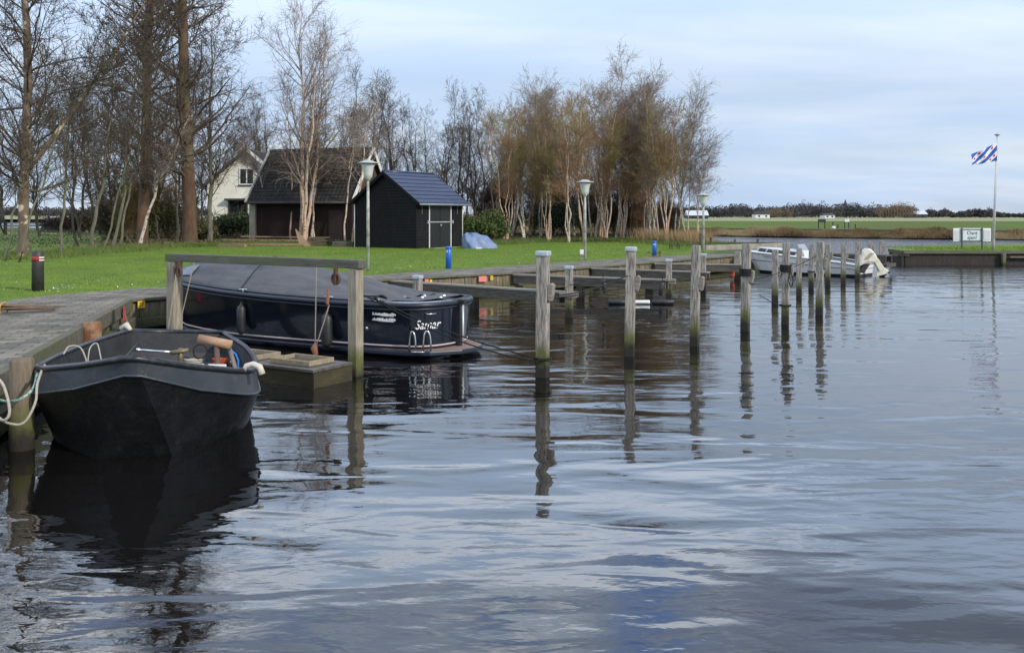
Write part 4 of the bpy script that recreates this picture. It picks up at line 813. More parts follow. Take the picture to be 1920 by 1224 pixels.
# ---- right island: sheet wall, sign, flag
r = quay('quay_wall', 'dark timber bank wall of the islet under the flagpole', [(20.9, 46.0)[::1], (34, 46.0), (60, 44)], .73, .55, .20, .12, wal=(.10, .26), seed=12, mats=M_beam) if False else None
r = root('islet_wall', 'dark timber bank wall of the islet under the flagpole', 'quay wall', (19.3, 46, 0))
for (a, c) in (((0, .1), (14.7, .1)), ((14.7, .1), (40.7, -1.9))):
    MB().beam((a[0], a[1]-.05, .64), (c[0], c[1]-.05, .64), .16, .16).build('coping', M_cope, r, bevel=.01); MB().beam((a[0]+.1, a[1]+.05, .14), (c[0], c[1]+.05, .14), .12, .84).build('boards', mat('wet_dark_boards', (.035, .028, .02), .8, (.018, .015, .011), 4, (3, 1, 1), bump=.6), r)
    MB().beam((a[0]+(5.2 if a[0] == 0 else 0), a[1]-.16, .40), (c[0], c[1]-.16, .40), .10, .10).build('waling_beam', M_cope, r, bevel=.008)
MB().beam((0, .1, .14), (.2, 2.1, .14), .12, .84).build('boards', MATS['wet_dark_boards'], r); MB().beam((-.02, .1, .64), (.2, 2.2, .64), .16, .16).build('coping', M_cope, r)
MB().beam((-.45, .3, .50), (.3, .05, .50), .14, .14).build('end_beam', M_beam, r, bevel=.01)
for x in (4.9, 9.2, 13.6): MB().cbox((x, -.04, .12), (.16, .2, .9)).build('post', M_plank, r, bevel=.01)
xs, ys = scatter([(20, 46.2), (34, 46.2), (40, 45.8), (40, 56), (27, 55), (21.5, 51)], 9000, RNG, 20, 40, 46, 56, False) if False else (RNG.uniform(20.2, 34, 6000), 46.2+RNG.random(6000)**1.5*6)
V, Fc = blades(RNG, xs, ys, .70, .10, .02, .5); o = link('grass', np_mesh('grass', V, Fc), M_grass); tag(o, 'green grass covering the islet around the flagpole', 'grass', kind='stuff')
D = 45.9; bp_ = pd(1862, D+.6, .70); ft = zat(254, D+.6); r = root('flagpole', 'tall white flagpole on the islet, leaning slightly right', 'flagpole', bp_); topx = (1870-1862)/F*D
MB().tube([(0, 0, -.1), (topx*.1, 0, .55)], [.075, .072], 12).build('socket', mat('pole_socket_grey', (.25, .23, .2), .8), r, True)
MB().tube([(topx*.1, 0, .5), (topx, 0, ft-.7)], [.062, .042], 12).build('pole', M_white, r, True); b_ = MB(); b_.lathe([(0, ft-.72), (.13, ft-.70), (.14, ft-.67), (.05, ft-.63), (0, ft-.60)], 14, (topx, 0, 0)); b_.build('finial', mat('finial_grey', (.3, .28, .26), .5), r, True)
MB().tube([(topx*.12, -.09, .6), (topx*.98, -.07, ft-.75)], .008, 5).build('halyard', M_rope_w, r)
# Frisian flag: blue and white diagonal stripes with red leaves, flying to the left
FW, FH, NX, NY = 1.34, .90, 96, 66; V = []; 
for j in range(NY+1):
    for i in range(NX+1):
        s_, t_ = i/NX, j/NY; x = -s_*FW*.93+ (1-t_)*.0; z = t_*FH*(1-.38*s_)-(.50*s_-.10*s_*s_)*.62-.24*s_*(1-t_)*(t_*2); y = .10*math.sin(s_*7+t_*2)*s_+.05*math.sin(s_*13-t_*3)*s_; x += .05*math.sin(s_*6+t_*4)*s_
        V.append((x, y, z))
Fc, MI = [], []
hearts = [(q, s_) for q, s_ in [(0.5714*.75, .16), (.5714*.75, .40), (1.0, .28), (1.0, .75), (1.0, 1.22), (2-.5714*.75, 1.06), (2-.5714*.75, 1.34)]]
def flagmat(s_, t_):
    q = (s_+(1-t_)/1.0*0)*0; q = t_+s_/1.5; st = int(q/2*7)
    if st % 2 == 1:
        for hq, hs in hearts:
            ht = hq-hs/1.5; c45 = math.cos(rad(34)); s45 = math.sin(rad(34)); dx, dy = (s_-hs), (t_-ht); X__ = (dx*c45-dy*s45)/.075; Y__ = (dx*s45+dy*c45)/.075
            if (X__*X__+Y__*Y__-.75)**3 < X__*X__*Y__*Y__*Y__*1.2: return 2
        return 1
    return 0
for j in range(NY):
    for i in range(NX): a = j*(NX+1)+i; Fc.append((a, a+1, a+NX+2, a+NX+1)); MI.append(flagmat((i+.5)/NX*1.5, (j+.5)/NY))
me = bpy.data.meshes.new('cloth'); me.from_pydata(V, [], Fc); me.update()
r = root('flag', 'blue and white diagonally striped flag with red leaf shapes at the mast top', 'flag', (bp_.x+topx-.05, bp_.y-.06, zat(300, D)))
o = link('cloth', me, [mat('flag_blue', (.015, .10, .42), .8), mat('flag_white', (.78, .79, .8), .8), mat('flag_red', (.62, .03, .03), .8)], r, True); me.polygons.foreach_set('material_index', MI)
sd = o.modifiers.new('thickness', 'SOLIDIFY'); sd.thickness = .004
# sign board
D = 48.2; c0 = pd(1824, D, 0); S_ = lambda u: (u-1824)/F*D; Z_ = lambda v: zat(v, D)
r = root('sign_board', 'white three panel sign reading Oant sjen! before the flagpole', 'sign', (c0.x, c0.y, 0))
MB().box(S_(1787), -.03, Z_(453), S_(1858), .03, Z_(428)).build('board', M_white, r, bevel=.06)
for a_, b__ in ((1790, 1799), (1844, 1856)): MB().box(S_(a_), -.045, Z_(450), S_(b__), -.031, Z_(432)).build('side_panel', mat('panel_grey', (.55, .57, .59), .6), r)
MB().box(S_(1804.5), -.045, Z_(450.5), S_(1839), -.031, Z_(431.5)).build('text_panel', mat('panel_pale', (.62, .66, .70), .6), r)
for u in (1802, 1840): MB().box(S_(u)-.035, -.10, .60, S_(u)+.035, -.047, Z_(428)).build('post', mat('sign_post_dark', (.05, .06, .055), .5), r)
for v in (430, 452): MB().box(S_(1801), -.075, Z_(v)-.02, S_(1842), -.048, Z_(v)+.02).build('rail', MATS['sign_post_dark'], r)
for s__, v in (('Oant', 437), ('sjen!', 445.5)): place_text(s__, .27, (S_(1822), -.05, Z_(v)), (1, 0, 0), (0, 0, 1), mat('sign_green_ink', (.02, .09, .07), .6), r, extrude=.002, bold=.002)
# ---- far bank things
M_drk = mat('dark_board', (.02, .022, .022), .6)
def far_sign(u, v0, v1, vb, w, D, m_, label, name='notice_board'):
    r = root(name, label, 'sign', pd(u, D, .9)); k = D/F; MB().box(-w/2*k, -.04, zat(v1, D)-.9, w/2*k, .04, zat(v0, D)-.9).build('board', m_, r)
    for sg in (-1, 1): MB().box(sg*w*.42*k-.05, .045, -.3, sg*w*.42*k+.05, .12, zat(v0, D)-.9).build('post', M_drk, r)
far_sign(1541, 411, 417, 430, 14, 104, M_drk, 'dark notice board on posts on the far bank'); far_sign(1588, 411, 416, 427, 9, 106, M_white, 'white notice board on the far bank, right of the dark one')
p = pd(1563, 105, .9); r = root('white_dome', 'small white rounded cover lying on the far bank between the two notice boards', 'cover', p); MB().lathe([(.20, -.05), (.22, .08), (.17, .24), (0, .30)], 14).build('shell', M_white, r, True); MB().tube([(0, .2, .2), (0, .25, .75)], .06, 6).build('post', M_drk, r)
for u, D, v, lb in [(1604, 106, 420, 'left one of the two slim posts right of the white notice board'), (1571, 106, 421, 'short dark post right of the small white cover on the far bank')]: o = MB().tube([pd(u, D, .7), pd(u, D, zat(v, D))], .06, 6).build('marker_post', M_drk); tag(o, lb, 'post')
def far_house(u, D, w, h, hr_, mw, mr_, label):
    r = root('farmhouse', label, 'house', pd(u, D, .9)); MB().box(-w/2, 0, 0, w/2, 6, h).build('wall', mw, r); MB().prism([(-w/2-.3, -.3, h), (-w/2-.3, 6.3, h), (-w/2-.3, 3, h+hr_)], (w+.6, 0, 0)).build('roof', mr_, r)
    for i in range(2): MB().box(-w/4+i*w/2-.4, -.03, h*.3, -w/4+i*w/2+.4, -.002, h*.75).build('window', M_glass, r)
far_house(1309, 330, 7, 1.2, 1.8, M_drk, mat('pale_far_roof', (.55, .58, .62), .5), 'far barn with a pale roof left of the farthest lamp'); far_house(1430, 395, 6, 1.6, 1.4, M_white, M_tile, 'tiny far house with a white front before the middle of the wood')
far_house(1556, 380, 4, 1.3, .8, M_white, M_drk, 'tiny white far building behind the dark notice board'); far_house(1722, 420, 8, 1.6, 1.6, M_drk, MATS['pale_far_roof'], 'far barn with a pale roof right of the tan clump of trees')
p = pd(1585, 480, .9); r = root('church_tower', 'slim far church spire above the wood', 'church tower', p); MB().cbox((0, 0, 3), (1.6, 1.6, 6)).build('tower', mat('far_slate', (.05, .05, .06), .8), r); MB().lathe([(1.1, 6), (0, 9.5)], 4).build('spire', MATS['far_slate'], r)
# left background: fence, moored dark cruiser
r = root('rail_fence', 'low dark rail fence beside the water far behind the left trees', 'fence', pd(-60, 108, GZ)); 
L = 11; b_ = MB(); b_.box(0, -.05, .85, L, .05, .98).build('rail', M_drk, r); MB().box(0, -.04, .45, L, .04, .55).build('rail', M_drk, r)
for i in range(6): MB().cbox((i*L/5, .11, .5), (.12, .10, 1.05)).build('post', M_drk, r)
p = pd(102, 96, GZ-.1); r = root('moored_cruiser', 'dark cabin boat with slanted windscreen seen far left behind the red hedge', 'boat', p)
MB().prism([(-1.6, 0, .0), (2.4, 0, .0), (2.4, 0, .9), (-1.3, 0, 1.0)], (0, 1.8, 0)).build('hull', M_drk, r, bevel=.08); MB().prism([(-.9, .2, .98), (1.9, .2, .9), (1.7, .2, 1.5), (-1.2, .2, 1.75)], (0, 1.4, 0)).build('cabin', mat('cruiser_grey', (.2, .2, .2), .5), r, bevel=.05); MB().box(-.6, .17, 1.15, 1.4, .19, 1.4).build('window', M_glass, r)

# ================================================================ boats
def lerp_tab(tab, x):
    xs_ = [a for a, _ in tab]; return float(np.interp(x, xs_, [c for _, c in tab]))
# ---- black sloep with cover (local x aft from the bow, near side is -y)
BA = math.atan2(-.47, .88); bow = Vector((-7.30, 20.11, 0)); bx = Vector((math.cos(BA), math.sin(BA), 0)); by = Vector((-bx.y, bx.x, 0))
boat = root('covered_sloop', 'black sloop with grey cover and the name Samar on its stern', 'boat', bow, BA)
M_hull = mat('navy_gloss_hull', (.006, .009, .016), .16, (.008, .012, .020), 2, coat=.6); M_cover = mat('grey_canvas', (.115, .118, .128), .9, (.075, .078, .088), 2.2, (.5, 2.2, 2.2), bump=1.0, bscale=2.6, col3=(.12, .122, .125), scale3=3.5, lo3=.58, hi3=.75, detail=7)
GB = [(0, 0), (.12, .16), (.4, .42), (.9, .72), (1.6, .95), (2.6, 1.12), (3.8, 1.18), (5.2, 1.15), (6.2, 1.08), (6.62, .98)]   # gunwale half breadth
def plan(k, ext=1.0, rake=0.0, stern=1.0):   # closed plan curve, near side first, k shrinks the breadth
    L_ = 6.62; pts = [(x+rake*(1-x/L_)**2, -y*k) for x, y in [(x, lerp_tab(GB, x)) for x in np.concatenate([[0, .05, .12, .25, .4], np.linspace(.65, 6.62, 26)])]]
    st = [(6.62+.55*stern*math.cos(a)**.9, -.98*k*math.sin(a)) for a in [math.pi/2*(1-i/7) for i in range(1, 7)]]; st += [(6.62+.55*stern, 0)]
    half = pts+st; return half+[(x, -y) for x, y in half[-2:0:-1]]
def sheer(x): return 1.20-.075*x+.0058*x*x+.03*max(0, .8-x)
def loop(k, rake, zf, stern=1.0, out_=0.0):
    return [(x, y*(1+out_), zf(x)) for x, y in plan(k, rake=rake, stern=stern)]
lv = [(.60, .75, lambda x: -.30, .90), (.80, .45, lambda x: 0.0, .93), (.86, .34, lambda x: .14, .94), (.90, .26, lambda x: .30+.02*max(0, 3-x), .95), (.955, .12, lambda x: .6*sheer(x), .97), (1.0, 0, lambda x: sheer(x), 1.0)]
MB().grid([loop(k, rk, zf, s_) for k, rk, zf, s_ in lv], close=True).build('hull', M_hull, boat, True)
rail_pts = loop(1.012, -.02, lambda x: sheer(x)-.03, 1.03)
MB().tube(rail_pts, .045, 8, closed=True).build('rubbing_strake', mat('navy_rubber', (.018, .024, .040), .4), boat, True)
MB().tube([(x, y, z-.10) for x, y, z in loop(1.006, .02, lambda x: sheer(x), 1.015)], .022, 6, closed=True).build('lower_strake', MATS['navy_rubber'], boat, True)
MB().tube(loop(.885, .30, lambda x: .21+.02*max(0, 3-x), .955), .016, 6, closed=True).build('waterline_stripe', mat('pale_stripe', (.50, .42, .42), .5), boat, True)
MB().tube(loop(.87, .33, lambda x: .12+.01*max(0, 3-x), .95), .035, 6, closed=True).build('spray_rail', MATS['navy_rubber'], boat, True)
# deck rim, then cover
MB().grid([loop(1.0, 0, lambda x: sheer(x)+.012, 1.0), loop(.86, .2, lambda x: sheer(x)+.02, .80)], close=True).build('side_deck', M_hull, boat, True)
RT = [(0.25, .03), (.55, .26), (1.1, .50), (2.0, .56), (3.2, .60), (4.2, .48), (5.0, .30), (5.8, .13), (6.35, .03)]
def ridge_h(x): return lerp_tab(RT, x)
rows = []
for x in np.linspace(.22, 6.35, 62):
    hb = lerp_tab(GB, x)*.955; row = []
    for i in range(33):
        t_ = -1+2*i/32; h_ = ridge_h(x)*(1-abs(t_)**1.55)*(1+.0*t_); fold = .022*math.sin(x*2.2+t_*14)*(abs(t_)<.95)*(1-t_*t_)+.016*math.sin(x*9+t_*6)*math.sin(t_*9+x*2)*(1-abs(t_)); sagf = -.05*math.sin(math.pi*((x-.3)%1.55)/1.55)*(1-abs(t_)**2)*(1 if .6 < x < 5.2 else 0)
        row.append((x, t_*hb, sheer(x)+.02-.05*(abs(t_) > .99)+h_+fold+sagf))
    rows.append(row)
o = MB().grid(rows).build('cover', M_cover, boat, True); sd = o.modifiers.new('thickness', 'SOLIDIFY'); sd.thickness = .006
def cov(x, t_, dz=.012): hb = lerp_tab(GB, x)*.955; return (x, t_*hb, sheer(x)+.02+ridge_h(x)*(1-abs(t_)**1.55)+dz)
MB().tube([cov(3.0-.15*(1-abs(t_)), t_, .014) for t_ in np.linspace(-.97, .97, 25)], .012, 6).build('cover_seam', MATS['navy_rubber'], o, True)
rows = [[cov(x, t_, .022) for t_ in np.linspace(-.90+.1*max(0, (x-.75)/1.0), -.55+.0*x, 9)] for x in np.linspace(.55, 1.25, 9)]
wp = MB().grid(rows).build('cover_window', mat('hazy_window_foil', (.20, .27, .24), .35, (.12, .14, .20), 3), o, True); sd = wp.modifiers.new('thickness', 'SOLIDIFY'); sd.thickness = .004
MB().tube([(x, -lerp_tab(GB, x)*.962, sheer(x)+.028) for x in np.linspace(.3, 6.3, 40)], .014, 6).build('hem_cord', MATS['navy_rubber'], o, True)
for x in np.linspace(.8, 6.0, 9): pass
# swim platform, ladder, rudder, handle, vents, lettering
pf = [(x, y) for x, y in plan(.80, stern=.93) if x > 5.2]; pf = [(5.0, -lerp_tab(GB, 5.0)*.83), (5.6, -1.05), (6.7, -1.0), (7.12, -.82), (7.48, -.35), (7.56, 0), (7.48, .35), (7.12, .82), (6.7, 1.0), (5.6, 1.05), (5.0, .95)]
MB().prism([(x, y, .06) for x, y in pf], (0, 0, .085)).build('swim_platform', MATS['navy_rubber'], boat, bevel=.02); MB().prism([(x*.985+.1, y*.93, .146) for x, y in pf], (0, 0, .008)).build('platform_deck', mat('faded_teak', (.30, .20, .17), .8, (.22, .16, .14), 4), boat)
def stern_pt(a, z, k=.93, off=.02): return Vector((6.62+.55*.965*math.cos(a)**.9+off*math.cos(a), -.98*k*math.sin(a)-off*math.sin(a), z))
for a0 in (1.32, .98):
    p = stern_pt(a0, .15, off=.10); q = stern_pt(a0-.17, .15, off=.14)
    arch = [p+(q-p)*.5*(1-math.cos(t_))+Vector((0, 0, .34*math.sin(t_)**.7)) for t_ in [math.pi*i/12 for i in range(13)]]; MB().tube(arch, .016, 8).build('ladder_hoop', M_steel, boat, True)
p = stern_pt(1.25, .14, off=.14); q = stern_pt(.95, .14, off=.2); MB().tube([p, q], .014, 6).build('ladder_rung', M_steel, boat, True)
MB().box(7.12, -.05, -.2, 7.26, .05, .96).build('rudder', M_black, boat, bevel=.02); MB().tube([(7.28, 0, .0), (7.28, 0, .9)], .025, 8).build('rudder_edge', M_galv, boat, True); MB().box(6.75, -.05, .90, 7.34, .05, .99).build('tiller_head', M_black, boat, bevel=.02)
hpts = [stern_pt(a_, .775, .97, .035+.025*math.sin(math.pi*i/8)) for i, a_ in enumerate(np.linspace(.88, .62, 9))]; MB().tube(hpts, .012, 8).build('handle', M_steel, boat, True)
M_let = mat('white_lettering', (.80, .80, .80), .5)
def side_text(txt, size, x, z, name, kk=.955, shear=0, bold=0.0, ext=.003):
    hb = lambda q: lerp_tab(GB, q)*kk; d = Vector((.2, -(hb(x+.1)-hb(x-.1)), 0)); n_ = Vector((d.y, -d.x, 0)).normalized(); return place_text(txt, size, Vector((x, -hb(x), z))+n_*.012, d, (0, 0, 1), M_let, boat, name=name, shear=shear, bold=bold, extrude=ext)
def stern_text(txt, size, a_c, z, name, kk=.955, off=.03, shear=.35, bold=.012):
    me = text_mesh(txt, size, shear=shear, bold=bold, extrude=.002); R_ = .98
    for v_ in me.vertices:
        s_ = v_.co.x; a_ = a_c-s_/.88; q = stern_pt(a_, z+v_.co.y, kk, off+v_.co.z); v_.co = q
    me.update(); return link(name, me, M_let, boat)
stern_text('Samar', .225, .86, .585, 'boat_name', bold=.001)
for i, wd in enumerate((0, 1)):           # two unreadable small lines of white lettering
    side_text('ıııııııııı' if False else '- - - - - -', .10, 5.93, .74-.07*i, 'small_lettering', bold=.006) if False else None
b_ = MB(); rr = random.Random(2)
hb = lerp_tab(GB, 5.9)*.965
for i in range(2):
    z0_ = .745-.095*i; x = 6.08
    while x < 6.50:
        w_ = rr.uniform(.012, .03); hgt_ = rr.uniform(.025, .05); yy_ = -lerp_tab(GB, x)*.968-.012; b_.box(x, yy_-.002, z0_, x+w_, yy_+.01, z0_+hgt_); x += w_+.008
    b_.box(6.08, -lerp_tab(GB, 6.3)*.968-.016, z0_-.014, 6.50, -lerp_tab(GB, 6.3)*.968, z0_-.004)
b_.build('small_lettering', M_let, boat)
MB().lathe([(0, 0), (.03, 0), (.035, .01), (.025, .02), (0, .02)], 12).build('exhaust', M_steel, boat, True).matrix_local = Matrix.Translation((5.95, -lerp_tab(GB, 5.95)*.95, .50)) @ Matrix.Rotation(rad(90), 4, 'X')
b_ = MB()
for x in (3.12, 5.18, 6.15): b_.tube([(x-.09, -lerp_tab(GB, x)*.99, sheer(x)+.06), (x+.09, -lerp_tab(GB, x)*.99, sheer(x)+.06)], .016, 6); b_.tube([(x, -lerp_tab(GB, x)*.99, sheer(x)), (x, -lerp_tab(GB, x)*.99, sheer(x)+.06)], .014, 6)
b_.build('cleat', M_steel, boat, True)
b_ = MB()
for x, y in ((6.4, .1), (6.55, -.2), (6.3, -.4), (6.7, .3), (6.85, -.05), (6.05, .1)): b_.lathe([(.03, 0), (.035, .03), (.02, .06), (0, .065)], 10, (x, y, sheer(x)+.01))
b_.build('deck_fitting', M_steel, boat, True); MB().box(6.25, -.75, sheer(6.4)+.012, 6.75, .75, sheer(6.4)+.035).build('aft_deck', M_cover, boat, bevel=.01)
# fenders hanging on the near side
def fender(x, ztop, ln, rr_, label, m_=M_black):
    yl = -lerp_tab(GB, x)*.93-rr_-.03; P = boat.matrix_world if False else None; w_ = bow+bx*x+by*yl; r = root('fender', label, 'fender', (w_.x, w_.y, 0), BA, 'boat fenders')
    MB().lathe([(0, ztop-ln), (rr_*.35, ztop-ln), (rr_*.8, ztop-ln+.03), (rr_, ztop-ln+.09), (rr_, ztop-.09), (rr_*.75, ztop-.03), (rr_*.3, ztop), (rr_*.2, ztop+.05), (0, ztop+.05)], 16).build('body', m_, r, True)
    MB().tube([(0, 0, ztop+.04), (0, .06, ztop+.12), (0, rr_+.03, sheer(x)+.05)], .009, 6).build('rope', M_rope_k, r, True)
fender(3.12, .80, .56, .085, 'black fender hanging amidships on the left part of the black sloop'); fender(5.18, .74, .60, .10, 'larger black fender hanging right of the middle of the black sloop')

# ---- gantry with holding box
GA, GBp = Vector((-6.0, 16.6, 0)), Vector((-2.42, 14.45, 0)); gd = (GBp-GA); GL = gd.length; gang = math.atan2(gd.y, gd.x); gd.normalize(); gn = Vector((gd.y, -gd.x, 0))
gan = root('hoist_frame', 'timber hoist frame of two posts and a crossbeam before the black sloop', 'hoist frame', GA, gang)
def npost(x, s): return MB().grid([[(x+a*s*k, b_*s*k, z) for a, b_ in ((-.5, -.5), (.5, -.5), (.5, .5), (-.5, .5))] for z, k in ((-1.2, 1), (1.66, 1))], close=True)
M_gpost = mat('pale_gantry_wood', (.36, .315, .235), .85, (.19, .165, .12), 6, (5, 5, .5), bump=.5, bscale=15, rnd=True, wet=(.10, .36))
npost(0, .20).build('post', M_gpost, gan, bevel=.012); npost(GL, .175).build('post', M_gpost, gan, bevel=.012)
MB().box(-.15, -.09, 1.665, GL+.14, .09, 1.80).build('crossbeam', mat('grey_mossy_beam', (.15, .14, .12), .9, (.075, .07, .06), 4, (.5, 4, 4), bump=.6, col3=(.10, .11, .06), scale3=2.2), gan, bevel=.01)
for x, lb in ((.24, 0), (GL-.30, 1)):
    MB().tube([(x+math.cos(a)*.075, -.12, 1.50+math.sin(a)*.075) for a in [i/14*6.283 for i in range(14)]], .022, 6, closed=True).build('pulley_wheel', mat('rusty_iron', (.12, .06, .035), .8, (.06, .035, .025), 12), gan, True); MB().box(x-.025, -.15, 1.40, x+.025, -.09, 1.665).build('pulley_hanger', MATS['rusty_iron'], gan, bevel=.005)
MB().tube([(GL-.42, -.14, 1.38), (GL-.46, -.14, 1.12), (GL-.42, -.14, 1.07)], [.02, .03, .012], 8).build('hook', mat('orange_rust_hook', (.20, .085, .045), .7), gan, True)
for p_, q_, rr_ in (((.20, -.13, 1.48), (.42, -.5, .40), .010), ((.62, -.1, 1.66), (.66, -.5, .40), .008), ((GL-.72, -.1, 1.66), (GL-.58, -.28, .46), .009), ((GL-.42, -.14, 1.08), (GL-.56, -.28, .46), .010)): MB().tube(sag(p_, q_, .01, 4), rr_, 6).build('hoist_rope', mat('worn_rope', (.30, .26, .20), .9, (.2, .16, .12), 30), gan, True)
MB().tube([(GL-.57, -.28, .50), (GL-.60, -.28, .42), (GL-.57, -.28, .33), (GL-.56, -.28, .29)], [.02, .055, .04, .02], 8).build('hoist_block', MATS['orange_rust_hook'], gan, True)
c0 = at(586, 728, 0); box = root('holding_box', 'sunken mossy wooden box float with two hatch frames under the hoist frame', 'float box', (c0.x, c0.y, 0), gang); bz = .27   # local -x left, y back
M_boxt = mat('wet_grey_deck', (.115, .10, .085), .4, (.065, .058, .045), 5, (.6, 4, 1), bump=.4); M_boxs = mat('mossy_wet_side', (.030, .025, .012), .5, (.060, .050, .018), 3, (1, 1, 2), bump=.5)
MB().box(-3.1, 0, -.5, 0, .80, bz-.05).build('side', M_boxs, box, bevel=.015)
b_ = MB()
for i in range(4): b_.box(-3.14, -.03+i*.216, bz-.045, .04, -.03+i*.216+.206, bz)
b_.build('deck', M_boxt, box, bevel=.005); MB().box(.0, -.02, bz-.3, .045, .81, bz-.05).build('end_board', M_boxs, box)
def hatch(x0, x1, y0, y1):
    f = MB(); z0_, z1_ = bz+.003, bz+.075; w_ = .045; f.box(x0, y0, z0_, x1, y0+w_, z1_); f.box(x0, y1-w_, z0_, x1, y1, z1_); f.box(x0, y0+w_+.001, z0_, x0+w_, y1-w_-.001, z1_); f.box(x1-w_, y0+w_+.001, z0_, x1, y1-w_-.001, z1_); h_ = f.build('hatch_frame', mat('sandy_timber', (.33, .27, .18), .85, (.22, .18, .12), 6, (2, 2, 2)), box, bevel=.005)
    MB().box(x0+w_, y0+w_, bz+.003, x1-w_, y1-w_, bz+.02).build('hatch_lid', mat('brown_lid', (.10, .075, .045), .8, (.07, .05, .03), 5), h_)
hatch(-1.00, -.20, .14, .68); hatch(-2.05, -1.30, .14, .68)

# ---- dark steel workboat (local x to the right, y aft)
WA = rad(14.2); wb = root('workboat', 'open dark steel workboat with blunt raked bow moored at the near quay', 'boat', (-3.755, 9.1, 0)); wb.rotation_euler = (0, rad(3.0), WA)
M_wtar = mat('black_tar_steel', (.005, .0055, .006), .40, (.011, .012, .013), 5, bump=.6, bscale=11, lo=.4, hi=.7, col3=(.022, .022, .022), scale3=6, lo3=.60, hi3=.75); M_wgrey = mat('blue_grey_steel', (.038, .046, .056), .36, (.055, .064, .074), 3, bump=.25, bscale=8, col3=(.075, .08, .08), scale3=5, lo3=.62, hi3=.75)
M_win = mat('boat_inside_grey', (.045, .047, .052), .6, (.03, .031, .034), 4, bump=.3)
lev = {'rail': [(.05, .0, 1.08), (.55, .48, .93), (1.08, 1.12, .79), (1.13, 1.9, .77), (.98, 3.1, .78), (.62, 4.2, .83)],
       'kn': [(.07, .045, .92), (.60, .52, .70), (1.13, 1.16, .54), (1.17, 1.95, .52), (1.01, 3.1, .53), (.64, 4.22, .56)],
       'mid': [(.22, .30, .46), (.68, .80, .34), (1.07, 1.38, .27), (1.13, 2.15, .25), (.99, 3.1, .25), (.62, 4.18, .28)],
       'wl': [(.38, .56, -.04), (.70, 1.02, -.04), (.99, 1.60, -.04), (1.07, 2.4, -.04), (.96, 3.1, -.04), (.60, 4.14, -.04)],
       'bt': [(.38, .75, -.3), (.6, 1.2, -.3), (.8, 1.8, -.3), (.9, 2.5, -.3), (.85, 3.1, -.3), (.5, 4.05, -.3)]}
def wcurve(pts, n=5): 
    P = [Vector(p) for p in pts]; half = smooth_path(P[0:2], 3)[:-1]+smooth_path([P[1], P[2], P[3], P[4], P[5]], n); half = [P[0]]+[P[0].lerp(P[1], .5)]+smooth_path(P[1:], n)
    return half
def wloop(key, inset=0.0, dz=0.0, zfix=None):
    h_ = wcurve(lev[key]); h_ = [Vector((max(p.x-inset, .02), p.y+(inset*1.3 if p.y < 2 else (-inset if p.y > 4 else 0)), (p.z+dz) if zfix is None else zfix)) for p in h_]; return [(-p.x, p.y, p.z) for p in h_[::-1]]+[tuple(p) for p in h_]
b_ = MB(); L0 = wloop('rail'); L1 = wloop('kn'); b_.grid([L1, L0], close=True); b_.build('upper_strake', M_wgrey, wb, True)
b_ = MB(); b_.grid([wloop('bt'), wloop('wl'), wloop('mid'), wloop('kn')], close=True); b_.add(wloop('bt'), [tuple(range(len(L0)))]); o = b_.build('hull', M_wtar, wb, True); o.data.set_sharp_from_angle(angle=rad(24))
MB().tube([(x*1.0, y, z+.015) for x, y, z in wloop('rail')], .034, 8, closed=True).build('gunwale', mat('worn_black_steel', (.025, .027, .03), .35, (.06, .063, .066), 14, lo=.5, hi=.7, metal=.3), wb, True)
MB().tube(wloop('kn', -.008), .014, 6, closed=True).build('knuckle_strip', M_wgrey, wb, True)
inn = [wloop('rail', .035), wloop('kn', .055), wloop('mid', .12, zfix=.22)]; b_ = MB(); b_.grid(inn, close=True); b_.add(wloop('mid', .12, zfix=.22), [tuple(range(len(L0)))]); b_.build('inner_lining', M_win, wb)
# raked corner plates on the bow, bench, ledge
b_ = MB(); b_.box(-.80, 3.35, .44, .80, 3.85, .475); b_.box(-.80, 3.35, .23, .80, 3.38, .438); b_.build('stern_bench', M_win, wb, bevel=.008); MB().box(-1.0, 1.55, .38, 1.0, 1.80, .41).build('thwart', M_win, wb, bevel=.008)
b_ = MB(); b_.prism([(-.52, .62, .80), (.52, .62, .80), (.05, .12, .98), (-.05, .12, .98)], (0, 0, .02)); b_.build('bow_deck', M_win, wb)
MB().tube([(-.40, 3.5, .68), (.10, 3.45, .66)], .016, 8).build('pump_rod', M_steel, wb, True); MB().lathe([(0, -.03), (.03, -.02), (.035, 0), (.03, .02), (0, .03)], 12, (-.40, 3.5, .68)).build('pump_grip', M_steel, wb, True)
b_ = MB().tube([(.14, 3.45, .47), (.14, 3.45, .72)], .035, 8); b_.tube([(.02, 3.42, .66), (.24, 3.42, .70)], .03, 8); b_.build('hand_pump', mat('brass_brown', (.20, .16, .09), .5, metal=.4), wb, True); MB().tube([(.05, 3.3, .44), (.05, 3.28, .24)], .012, 6).build('pump_pipe', M_galv, wb, True)
# things lying in the workboat
def wpt(x, y, z): return wb.matrix_basis @ Vector((x, y, z))
bpy.context.view_layer.update()
def wtube(name, pts, r_, m_, label, cat, closed=False, n=8):
    o = MB().tube([wpt(*p) for p in pts], r_, n, closed).build(name, m_, None, True); return tag(o, label, cat)
def coil(c, R_, turns, h_, seed, squash=.8):
    rr = random.Random(seed); return [(c[0]+math.cos(t_)*R_*(1+.12*math.sin(t_*1.7+seed)), c[1]+math.sin(t_)*R_*squash*(1+.1*math.sin(t_*2.3)), c[2]+h_*t_/(6.283*turns)+.01*rr.random()) for t_ in [i*.35 for i in range(int(turns*18))]]
M_orope = mat('orange_rope', (.50, .08, .02), .8, (.35, .05, .02), 30)
wtube('rope_coil', coil((.30, 3.5, .49), .11, 3, .07, 1), .012, M_rope_w, 'coil of pale rope on the stern bench behind the wooden mallet', 'rope')
